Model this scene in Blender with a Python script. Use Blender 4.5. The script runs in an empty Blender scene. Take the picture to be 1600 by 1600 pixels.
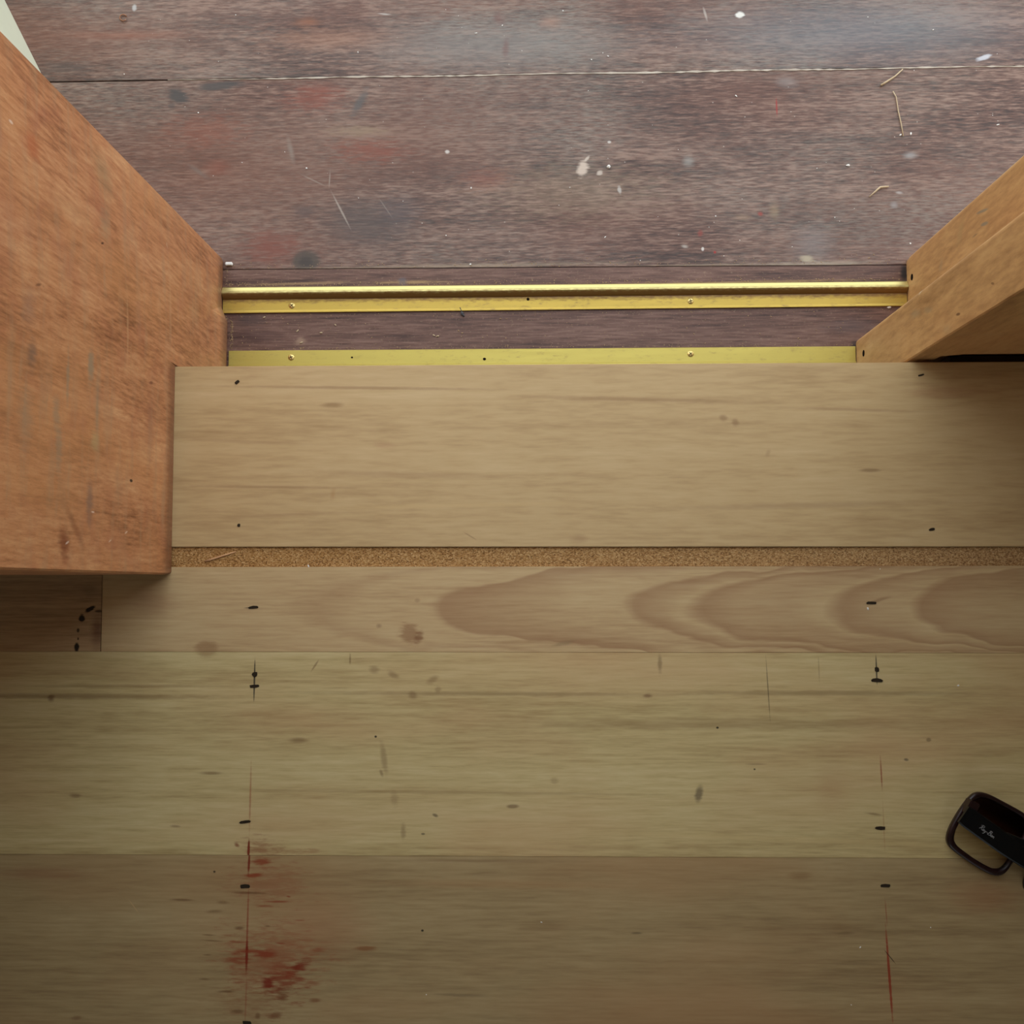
import bpy, bmesh, math, random
from mathutils import Vector, Matrix
random.seed(7)
S = bpy.context.scene
COL = S.collection

# ---------------------------------------------------------------- camera, sky, lamps, exposure
H, F = 0.95, 1723.0                       # camera height over the floor boards (m), focal length (px of 1600)
S.view_settings.view_transform = 'Standard'
S.view_settings.look = 'None'
S.view_settings.gamma = 1.0
S.view_settings.use_curve_mapping = False
S.view_settings.exposure = 0.0
nd = Vector((45, 115, F)).normalized()    # straight down, seen from the tilted camera
vx = -(F * F + 260 * 115) / 45
ax = -Vector((vx, 260, F)).normalized()
az = -nd
ay = az.cross(ax)
ROT = Matrix((ax, ay, az))                # image axes (right, down, forward) -> world
cd = bpy.data.cameras.new('camera')
cam = bpy.data.objects.new('camera', cd)
COL.objects.link(cam)
cd.sensor_fit = 'HORIZONTAL'
cd.sensor_width = 36.0
cd.lens = 36.0 * F / 1600
cd.clip_start = 0.01
cam.matrix_world = Matrix.Translation((0, 0, H)) @ (ROT @ Matrix(((1, 0, 0), (0, -1, 0), (0, 0, -1)))).to_4x4()
S.camera = cam

def at(x, y, z=0.0):                      # point of the plane z seen at pixel x, y
    d = ROT @ Vector((x - 800, y - 800, F))
    return Vector((0, 0, H)) + d * ((z - H) / d.z)
def atx(x, y, X):                         # point of the upright plane x = X
    d = ROT @ Vector((x - 800, y - 800, F))
    return Vector((0, 0, H)) + d * (X / d.x)

W = bpy.data.worlds.new('overcast_sky')
S.world = W
W.use_nodes = True
wn = W.node_tree.nodes; wl = W.node_tree.links
bg = wn['Background']
tc = wn.new('ShaderNodeTexCoord'); sp = wn.new('ShaderNodeSeparateXYZ'); rp = wn.new('ShaderNodeValToRGB')
wl.new(tc.outputs['Generated'], sp.inputs[0]); wl.new(sp.outputs['Z'], rp.inputs[0]); wl.new(rp.outputs[0], bg.inputs[0])
rp.color_ramp.elements[0].color = (0.93, 0.97, 1.0, 1); rp.color_ramp.elements[0].position = 0.0
rp.color_ramp.elements[1].color = (0.80, 0.90, 1.0, 1); rp.color_ramp.elements[1].position = 1.0
bg.inputs[1].default_value = 2.4

# ---------------------------------------------------------------- node helpers
def srgb(r, g, b):
    f = lambda c: (c / 255 / 12.92) if c <= 10.3 else ((c / 255 + 0.055) / 1.055) ** 2.4
    return (f(r), f(g), f(b), 1.0)

class Mat:
    def __init__(s, name, rough=0.5, metal=0.0, spec=0.5):
        s.m = bpy.data.materials.new(name); s.m.use_nodes = True
        s.nt = s.m.node_tree; s.n = s.nt.nodes; s.l = s.nt.links
        s.b = s.n['Principled BSDF']
        s.b.inputs['Roughness'].default_value = rough
        s.b.inputs['Metallic'].default_value = metal
        s.b.inputs['Specular IOR Level'].default_value = spec
        s.oc = s.n.new('ShaderNodeTexCoord').outputs['Object']
    def put(s, sock, v):
        if isinstance(v, bpy.types.NodeSocket): s.l.new(v, sock)
        elif v is not None: sock.default_value = v
    def map(s, vec, loc=(0, 0, 0), rot=(0, 0, 0), sc=(1, 1, 1), kind='POINT'):
        m = s.n.new('ShaderNodeMapping'); m.vector_type = kind
        s.put(m.inputs[0], vec); m.inputs[1].default_value = loc; m.inputs[2].default_value = rot; m.inputs[3].default_value = sc
        return m.outputs[0]
    def noise(s, vec, scale=1.0, detail=4, rough=0.55, dist=0.0):
        m = s.n.new('ShaderNodeTexNoise'); s.put(m.inputs['Vector'], vec)
        m.inputs['Scale'].default_value = scale; m.inputs['Detail'].default_value = detail
        m.inputs['Roughness'].default_value = rough; m.inputs['Distortion'].default_value = dist
        return m.outputs['Fac']
    def voro(s, vec, scale=1.0, out='Color', feature='F1'):
        m = s.n.new('ShaderNodeTexVoronoi'); s.put(m.inputs['Vector'], vec); m.feature = feature
        m.inputs['Scale'].default_value = scale
        return m.outputs[out]
    def math(s, op, a, b=None, c=None, clamp=False):
        m = s.n.new('ShaderNodeMath'); m.operation = op; m.use_clamp = clamp
        s.put(m.inputs[0], a); s.put(m.inputs[1], b)
        if c is not None: s.put(m.inputs[2], c)
        return m.outputs[0]
    def rng(s, v, a, b, c=0.0, d=1.0, smooth=False):
        m = s.n.new('ShaderNodeMapRange'); m.interpolation_type = 'SMOOTHSTEP' if smooth else 'LINEAR'
        s.put(m.inputs[0], v)
        for i, q in enumerate((a, b, c, d)): s.put(m.inputs[i + 1], q)
        return m.outputs[0]
    def mix(s, f, a, b, blend='MIX'):
        m = s.n.new('ShaderNodeMix'); m.data_type = 'RGBA'; m.blend_type = blend
        s.put(m.inputs[0], f); s.put(m.inputs[6], a); s.put(m.inputs[7], b)
        return m.outputs[2]
    def ramp(s, f, stops):
        m = s.n.new('ShaderNodeValToRGB'); e = m.color_ramp.elements
        s.put(m.inputs[0], f)
        while len(e) < len(stops): e.new(0.5)
        for q, (p, c) in zip(e, stops): q.position = p; q.color = c
        return m.outputs[0]
    def sep(s, v):
        m = s.n.new('ShaderNodeSeparateXYZ'); s.put(m.inputs[0], v); return m.outputs
    def comb(s, x=0.0, y=0.0, z=0.0):
        m = s.n.new('ShaderNodeCombineXYZ')
        for i, q in enumerate((x, y, z)): s.put(m.inputs[i], q)
        return m.outputs[0]
    def vlen(s, v):
        m = s.n.new('ShaderNodeVectorMath'); m.operation = 'LENGTH'; s.put(m.inputs[0], v); return m.outputs['Value']
    def bump(s, h, strength=0.2, dist=0.001):
        m = s.n.new('ShaderNodeBump'); m.inputs['Strength'].default_value = strength; m.inputs['Distance'].default_value = dist
        s.put(m.inputs['Height'], h); s.l.new(m.outputs[0], s.b.inputs['Normal'])
    def color(s, c): s.put(s.b.inputs['Base Color'], c)
    def marks(s, col, vec, edge, items):
        """stains, pencil lines and a few patches of painted shade and sheen.
        item = (cx, cy, rx, ry, angle, rgb, strength, softness, raggedness), metres in the plane of vec"""
        for cx, cy, rx, ry, ang, rgb, st, soft, rag in items:
            d = s.vlen(s.map(vec, (cx, cy, 0), (0, 0, ang), (rx, ry, 1e4), 'TEXTURE'))
            d = s.math('MULTIPLY_ADD', edge, rag, d)
            f = s.rng(d, 1.0 - soft, 1.0, st, 0.0, True)
            col = s.mix(f, col, srgb(*rgb))
        return col

# ---------------------------------------------------------------- mesh helpers
def mesh_obj(name, bm, mat=None, parent=None, loc=None, smooth=False):
    """link a bmesh given in world coordinates; loc = where its origin goes"""
    bmesh.ops.recalc_face_normals(bm, faces=bm.faces[:])
    if loc is None:
        lo = [min(v.co[i] for v in bm.verts) for i in range(3)]; hi = [max(v.co[i] for v in bm.verts) for i in range(3)]
        loc = Vector(((lo[0] + hi[0]) / 2, (lo[1] + hi[1]) / 2, lo[2]))
    loc = Vector(loc)
    bmesh.ops.translate(bm, verts=bm.verts[:], vec=-loc)
    me = bpy.data.meshes.new(name); bm.to_mesh(me); bm.free()
    if smooth:
        for p in me.polygons: p.use_smooth = True
    o = bpy.data.objects.new(name, me); COL.objects.link(o)
    if mat: me.materials.append(mat.m if isinstance(mat, Mat) else mat)
    o.location = loc
    if parent:
        o.parent = parent
        pw = parent.location.copy(); q = parent.parent
        while q: pw += q.location; q = q.parent
        o.location = loc - pw
    return o
def prism(bm, pts, z0, z1):
    a = [bm.verts.new((p[0], p[1], z0)) for p in pts]; b = [bm.verts.new((p[0], p[1], z1)) for p in pts]
    n = len(pts)
    bm.faces.new(a[::-1]); bm.faces.new(b)
    for i in range(n): bm.faces.new((a[i], a[(i + 1) % n], b[(i + 1) % n], b[i]))
    return a + b
def box(bm, x0, x1, y0, y1, z0, z1, bev=0.0):
    v = prism(bm, [(x0, y0), (x1, y0), (x1, y1), (x0, y1)], z0, z1)
    if bev:
        es = {e for q in v for e in q.link_edges}
        bmesh.ops.bevel(bm, geom=list(es), offset=bev, segments=1, affect='EDGES')
def plank(bm, quad, z0, z1, bev=0.0004):
    """board from four top corners (world xy), bevelled top edges"""
    v = prism(bm, quad, z0, z1)
    es = [e for e in {e for q in v for e in q.link_edges} if all(abs(w.co.z - z1) < 1e-6 for w in e.verts)]
    if bev: bmesh.ops.bevel(bm, geom=es, offset=bev, segments=2, affect='EDGES')
def tube(bm, pts, r, n=6):
    """tube through points; r a number or a list"""
    pts = [Vector(p) for p in pts]; rings = []
    for i, p in enumerate(pts):
        t = (pts[min(i + 1, len(pts) - 1)] - pts[max(i - 1, 0)]).normalized()
        u = t.cross(Vector((0, 0, 1)) if abs(t.z) < 0.9 else Vector((1, 0, 0))).normalized(); w = t.cross(u)
        ri = r[i] if isinstance(r, (list, tuple)) else r
        rings.append([bm.verts.new(p + (u * math.cos(2 * math.pi * k / n) + w * math.sin(2 * math.pi * k / n)) * ri) for k in range(n)])
    for a, b in zip(rings, rings[1:]):
        for k in range(n): bm.faces.new((a[k], a[(k + 1) % n], b[(k + 1) % n], b[k]))
    bm.faces.new(rings[0][::-1]); bm.faces.new(rings[-1])
def thing(name, label, cat, loc, group=None):
    o = bpy.data.objects.new(name, None); COL.objects.link(o); o.location = loc; o.empty_display_size = 0.02
    return tag(o, label, cat, group)
def tag(o, label, cat=None, group=None):
    o['label'] = label
    if cat: o['category'] = cat
    if group: o['group'] = group
    return o
def structure(o, label=None):
    o['kind'] = 'structure'
    if label: o['label'] = label
    return o
def pm(x, y, o, z=0.0):                   # pixel on a plane z -> that object's own xy
    p = at(x, y, z); return (p.x - o[0], p.y - o[1])
PX = H / F                                # metres per pixel on the floor boards

# ---------------------------------------------------------------- wood
def wood(name, dark, mid, light, axis=0, fine=1.0, contrast=1.0, seed=0.0, rough=0.55, spec=0.3, bump=0.15,
         streaks=True, pores=0.0, pore_col=(60, 40, 25), warm=None, blotch=0.35, long=1.0, fibw=1.3, fl=1.0):
    """grain runs along `axis` of the object; returns the material, its colour so far and an edge noise"""
    m = Mat(name, rough, 0.0, spec)
    base = m.map(m.oc, (seed, seed * 1.7, seed * 0.6))
    def st(along, across):
        v = [across] * 3; v[axis] = along; return tuple(v)
    broad = m.noise(m.map(base, sc=st(2.2 / long, 28)), 1, 3, 0.5, 0.25)
    band = m.noise(m.map(base, sc=st(5.0 / long, 150 * fine)), 1, 4, 0.6, 0.15)
    fib = m.noise(m.map(base, sc=st(32 / fl, 430 * fine)), 1, 3, 0.6)
    blot = m.noise(m.map(base, sc=st(7, 16)), 1, 4, 0.55, 0.4)
    f = m.math('MULTIPLY_ADD', m.math('SUBTRACT', broad, 0.5), 1.0 * contrast, 0.5)
    f = m.math('MULTIPLY_ADD', m.math('SUBTRACT', band, 0.5), 0.9 * contrast, f)
    f = m.math('MULTIPLY_ADD', m.math('SUBTRACT', fib, 0.5), fibw * contrast, f)
    f = m.math('MULTIPLY_ADD', m.math('SUBTRACT', blot, 0.5), blotch, f)
    col = m.ramp(f, [(0.12, srgb(*dark)), (0.5, srgb(*mid)), (0.88, srgb(*light))])
    if warm:
        w = m.noise(m.map(base, (3.1, 1.3, 0.4), sc=st(4, 11)), 1, 3, 0.5)
        col = m.mix(m.rng(w, 0.45, 0.72, 0, 0.55), col, srgb(*warm))
    if pores:
        p = m.noise(m.map(base, (1, 2, 3), sc=st(110 / long, 1500 * fine)), 1, 2, 0.5)
        col = m.mix(m.rng(p, 0.60, 0.74, 0, pores), col, srgb(*pore_col))
    h = m.math('ADD', m.math('MULTIPLY', fib, 0.6), m.math('MULTIPLY', band, 0.4))
    m.bump(h, bump, 0.0006)
    edge = m.math('SUBTRACT', m.noise(m.map(base, sc=st(75, 380)), 1, 4, 0.62), 0.5)
    return m, col, edge

def floor_marks(px_items, o, z=0.0):
    s = (H - z) / F; out = []
    for x, y, rx, ry, ang, rgb, st, soft, rag in px_items:
        c = pm(x, y, o, z); out.append((c[0], c[1], rx * s, ry * s, math.radians(-ang), rgb, st, soft, rag))
    return out
RED = (120, 30, 10); BRN = (96, 56, 26); INK = (40, 38, 38); GRY = (92, 80, 74)

# ================================================================ STRUCTURE
SILL = -0.160                             # top of the door sill, a step below the floor boards
XL, XR = -0.3195, 0.3195                  # inner faces of the two jambs
plaster = Mat('cream_plaster', 0.8); plaster.color(plaster.mix(plaster.noise(plaster.oc, 6), srgb(176, 166, 144), srgb(188, 180, 160)))
plaster.bump(plaster.noise(plaster.oc, 220), 0.15, 0.001)
def shell(name, *boxes, mat=plaster):
    bm = bmesh.new()
    for b in boxes: box(bm, *b)
    return structure(mesh_obj(name, bm, mat))
RX, RY, RZ = 1.7, -2.8, 2.5
shell('wall_front', (-RX, -0.62, 0.018, 0.33, SILL, RZ), (0.52, RX, 0.22, 0.33, SILL, RZ), (-0.62, 0.52, 0.10, 0.33, 2.161, RZ))
shell('wall_left', (-RX - 0.1, -RX, RY - 0.1, 0.33, SILL, RZ))
shell('wall_right', (RX, RX + 0.1, RY - 0.1, 0.33, SILL, RZ))
shell('wall_back', (-RX, -0.7, RY - 0.1, RY, SILL, RZ), (0.7, RX, RY - 0.1, RY, SILL, RZ),
      (-0.7, 0.7, RY - 0.1, RY, SILL, 0.9), (-0.7, 0.7, RY - 0.1, RY, 2.1, RZ))
shell('ceiling', (-RX - 0.1, RX + 0.1, RY - 0.1, 0.33, RZ, RZ + 0.1))
earth = Mat('paved_ground', 0.9); earth.color(earth.mix(earth.noise(earth.oc, 12), srgb(120, 112, 104), srgb(150, 142, 132)))
shell('ground', (-6, 6, 0.62, 9, SILL - 0.2, SILL - 0.06), mat=earth)
sub = Mat('rough_subfloor', 0.9); sub.color(sub.mix(sub.noise(sub.oc, 30), srgb(70, 55, 40), srgb(100, 80, 58)))
bm = bmesh.new()
box(bm, -RX, RX, RY, -0.02, SILL, -0.02); box(bm, -RX, RX, -0.02, 0.055, SILL, -0.02); box(bm, -0.6, RX, 0.055, 0.18, SILL, -0.02); box(bm, 0.365, 0.50, 0.18, 0.203, SILL + 0.002, -0.03)  # last box added out of sight to stop light leaking at the right jamb
floor = structure(mesh_obj('floor', bm, sub, loc=(0, 0, SILL)), 'pale timber floor of wide boards running across the picture')

# window added in the back wall, unseen behind the camera, for fill light (frame only, open casement)
wf = Mat('white_fill_window_paint', 0.4); wf.color(wf.mix(wf.noise(wf.oc, 8), srgb(225, 222, 212), srgb(232, 230, 222)))
bm = bmesh.new()
for b in ((-0.7, 0.7, 0.9, 0.95), (-0.7, 0.7, 2.05, 2.1), (-0.7, -0.65, 0.95, 2.05), (0.65, 0.7, 0.95, 2.05), (-0.025, 0.025, 0.95, 2.05)):
    box(bm, b[0], b[1], RY - 0.08, RY - 0.02, b[2], b[3], 0.004)
structure(mesh_obj('fill_window', bm, wf))

# ---------------------------------------------------------------- floor boards (parts of the floor)
nail_m = Mat('dark_iron', 0.8, 0.0, 0.2); nail_m.color(nail_m.mix(nail_m.noise(nail_m.oc, 900), srgb(26, 20, 14), srgb(60, 46, 28)))
def nail(parent, x, y, w, h, ang, z=0.0):
    c = at(x, y, z); s = (H - z) / F; bm = bmesh.new()
    n = 8; pts = []
    for k in range(n):
        a = 2 * math.pi * k / n
        j = 1 + random.uniform(-0.18, 0.18)
        sx = math.copysign(abs(math.cos(a)) ** 0.6, math.cos(a)); sy = math.copysign(abs(math.sin(a)) ** 0.6, math.sin(a))
        q = Vector((sx * w * s / 2 * j, sy * h * s / 2 * j, 0)); q.rotate(Matrix.Rotation(math.radians(-ang), 3, 'Z'))
        pts.append((c.x + q.x, c.y + q.y))
    prism(bm, pts, z - 0.004, z + 0.00035)
    return mesh_obj('nail', bm, nail_m, parent)

def line(x0, y0, x1, y1, w, rgb, st, soft=0.6, rag=0.5):
    dx, dy = x1 - x0, y1 - y0
    return ((x0 + x1) / 2, (y0 + y1) / 2, math.hypot(dx, dy) / 2, w / 2, math.degrees(math.atan2(dy, dx)), rgb, st, soft, rag)

def quad(x0, x1, yl0, yl1, yr0, yr1, z=0.0):
    """board between two edge lines given at x = 0 and x = 1600, cut at pixel columns x0 and x1 (world x)"""
    def ed(X, ya, yb):
        a, b = at(0, ya, z), at(1600, yb, z); t = (X - a.x) / (b.x - a.x); return (X, a.y + (b.y - a.y) * t)
    return [ed(x0, yl1, yr1), ed(x1, yl1, yr1), ed(x1, yl0, yr0), ed(x0, yl0, yr0)]

def floorboard(q, mat_fn, z1=0.0, th=0.02, parent=floor, name='floorboard', bev=0.00022):
    cx = sum(p[0] for p in q) / 4; cy = sum(p[1] for p in q) / 4
    bm = bmesh.new(); plank(bm, q, z1 - th, z1, bev)
    return mesh_obj(name, bm, mat_fn((cx, cy, z1)), parent, loc=(cx, cy, z1))

def mat_row1(o):                                           # cathedral grain
    m, col, edge = wood('cathedral_grain_board', (156, 118, 80), (194, 163, 118), (212, 186, 140), contrast=0.40, seed=3.1, rough=0.5, blotch=0.3)
    x, y, z = m.sep(m.oc)
    wob = m.math('SUBTRACT', m.noise(m.map(m.oc, sc=(9, 24, 1)), 1, 3, 0.5), 0.5)
    yy = m.math('ADD', m.math('ADD', y, -0.002), m.math('MULTIPLY', wob, 0.034))
    y2 = m.math('MULTIPLY', yy, yy)
    par = m.math('ADD', m.math('MULTIPLY', y2, 42.0), m.math('MULTIPLY', m.math('MULTIPLY', y2, y2), 52000.0))
    s = m.math('SUBTRACT', x, par)
    s = m.math('ADD', s, m.math('MULTIPLY', wob, 0.035))
    X = lambda px: at(px, 950).x + 0.5
    k = m.math('ADD', s, 0.5 + o[0])
    L, D, M_ = (1, 1, 1, 1), (0.0, 0, 0, 1), (0.55, 0.55, 0.55, 1)
    f = m.ramp(k, [(X(440), L), (X(500), M_), (X(560), L), (X(672), L), (X(690), D), (X(800), M_), (X(900), L), (X(965), L), (X(990), D),
                   (X(1040), M_), (X(1070), L), (X(1100), D), (X(1150), M_), (X(1230), M_), (X(1290), L), (X(1315), D), (X(1360), M_), (X(1420), L), (X(1440), D), (X(1500), M_), (X(1600), L)])
    col = m.mix(m.math('MULTIPLY', m.math('SUBTRACT', 1.0, f), 0.52), col, srgb(140, 94, 62))
    it = [(640, 990, 24, 20, 20, (120, 66, 30), 0.5, 0.7, 1.6), (655, 995, 9, 16, 20, (110, 55, 22), 0.5, 0.7, 1.2), (592, 978, 7, 5, 0, BRN, 0.35, 0.8, 0.8),
          (323, 1013, 23, 16, 0, (125, 78, 40), 0.4, 0.5, 0.9), (652, 938, 6, 5, 0, BRN, 0.25, 0.8, 0.5), (880, 1005, 30, 5, -15, (110, 95, 66), 0.3, 0.8, 0.8),
          line(380, 950, 400, 949, 3, INK, 0.5), line(1345, 946, 1400, 930, 8, (110, 60, 34), 0.4, 0.9), (240, 940, 60, 40, 0, (150, 104, 74), 0.35, 0.9, 0.5)]
    m.color(m.marks(col, m.oc, edge, floor_marks(it, o))); return m
def mat_row2(o):
    m, col, edge = wood('yellow_streaked_board', (160, 134, 86), (197, 174, 122), (216, 196, 146), contrast=0.58, fine=0.9, seed=8.4, rough=0.5, blotch=0.25, long=2.2, warm=(196, 152, 108))
    it = [(120, 1088, 330, 7, 0.3, (118, 86, 48), 0.6, 0.9, 0.6), (760, 1084, 420, 5, 0.3, (125, 98, 62), 0.45, 0.9, 0.6), (1300, 1083, 330, 6, 0.2, (128, 104, 66), 0.5, 0.9, 0.6),
          (200, 1072, 260, 4, 0, (125, 92, 52), 0.4, 0.9, 0.6), (1150, 1132, 480, 14, 0.2, (140, 112, 74), 0.35, 0.9, 0.5), (700, 1238, 500, 4, 0.5, (140, 112, 70), 0.35, 0.9, 0.6),
          (1250, 1312, 420, 7, 2.0, (204, 178, 124), 0.5, 0.8, 0.6), (300, 1310, 340, 9, 0, (196, 168, 118), 0.35, 0.8, 0.6),
          line(398, 1024, 397, 1102, 3.2, INK, 0.85, 0.4, 0.3), line(1369, 1020, 1370, 1074, 3, INK, 0.8, 0.4, 0.3),
          line(1197, 1017, 1203, 1136, 2.2, (60, 52, 40), 0.55, 0.5, 0.6), line(1279, 1018, 1280, 1072, 2.4, (110, 80, 50), 0.35), (1031, 1037, 5, 20, 0, (108, 82, 52), 0.5, 0.8, 0.8),
          (323, 1014, 23, 16, 0, (125, 78, 40), 0.4, 0.5, 0.9), (585, 1046, 12, 9, 10, BRN, 0.35, 0.8, 0.9), (614, 1054, 14, 6, 25, BRN, 0.36, 0.8, 0.9),
          (645, 1086, 10, 9, 0, BRN, 0.4, 0.8, 0.9), (676, 1062, 14, 7, -30, BRN, 0.33, 0.8, 0.9), (684, 1078, 7, 8, 0, BRN, 0.3, 0.8, 0.9),
          (547, 1030, 2, 11, 0, BRN, 0.5, 0.7, 0.8), line(485, 1051, 500, 1028, 4, BRN, 0.45), (80, 1090, 8, 9, 0, (90, 50, 24), 0.6, 0.8, 0.8), (466, 1157, 20, 6, 0, BRN, 0.45, 0.8, 0.5),
          (330, 1208, 26, 3.5, 0, BRN, 0.5, 0.8, 0.5), (118, 1243, 14, 5, 5, BRN, 0.5, 0.8, 0.8), (274, 1291, 12, 2.5, 3, BRN, 0.45, 0.8, 0.5),
          (600, 1186, 7, 34, -8, BRN, 0.35, 0.8, 1.0), (596, 1208, 4, 8, -20, BRN, 0.45, 0.8, 0.8), (616, 1248, 9, 18, -8, BRN, 0.22, 0.8, 1.0), (630, 1300, 6, 17, 0, BRN, 0.35, 0.8, 1.0),
          (1092, 1241, 8, 17, 12, (62, 50, 42), 0.6, 0.7, 0.8), (801, 1260, 13, 4, 0, (84, 50, 30), 0.55, 0.6, 0.4), (680, 1274, 6, 3, 20, (60, 46, 34), 0.6, 0.6, 0.5), (661, 1303, 4, 2, 0, INK, 0.6, 0.5, 0.3),
          (866, 1220, 9, 8, 0, BRN, 0.25, 0.8, 0.8), (1012, 1087, 10, 4, 0, (100, 55, 34), 0.55, 0.8, 0.6), (587, 1151, 2.4, 2.2, 0, (15, 12, 10), 0.9, 0.5, 0.2), (1121, 1137, 2.6, 2.2, 0, (15, 12, 10), 0.9, 0.5, 0.2),
          (1179, 1202, 2, 1.8, 0, (15, 12, 10), 0.8, 0.5, 0.2), (1451, 1156, 5, 4, 0, (84, 66, 40), 0.5, 0.6, 0.6), (1180, 1194, 20, 2, 0, BRN, 0.35, 0.8, 0.6),
          line(392, 1172, 390, 1320, 4, (150, 52, 28), 0.5, 0.8, 0.7), line(1376, 1178, 1378, 1240, 3.4, (140, 46, 22), 0.7, 0.7, 0.8), line(1380, 1240, 1382, 1342, 3, (150, 84, 40), 0.3, 0.8, 0.8),
          line(389, 1308, 388, 1345, 5, RED, 0.95, 0.5, 0.4), (412, 1326, 40, 20, 15, (128, 48, 22), 0.55, 1.0, 2.6), (470, 1330, 40, 6, 0, (140, 70, 40), 0.4, 1.0, 2.4), (370, 1320, 6, 4, 30, RED, 0.7, 0.8, 1.2), (1366, 1272, 18, 3, 8, BRN, 0.45, 0.8, 0.8),
          (1300, 1230, 40, 60, 0, (168, 124, 84), 0.25, 1.0, 0.4), (1416, 1187, 5, 3, 10, INK, 0.6, 0.7, 0.8)]
    m.color(m.marks(col, m.oc, edge, floor_marks(it, o))); return m
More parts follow.
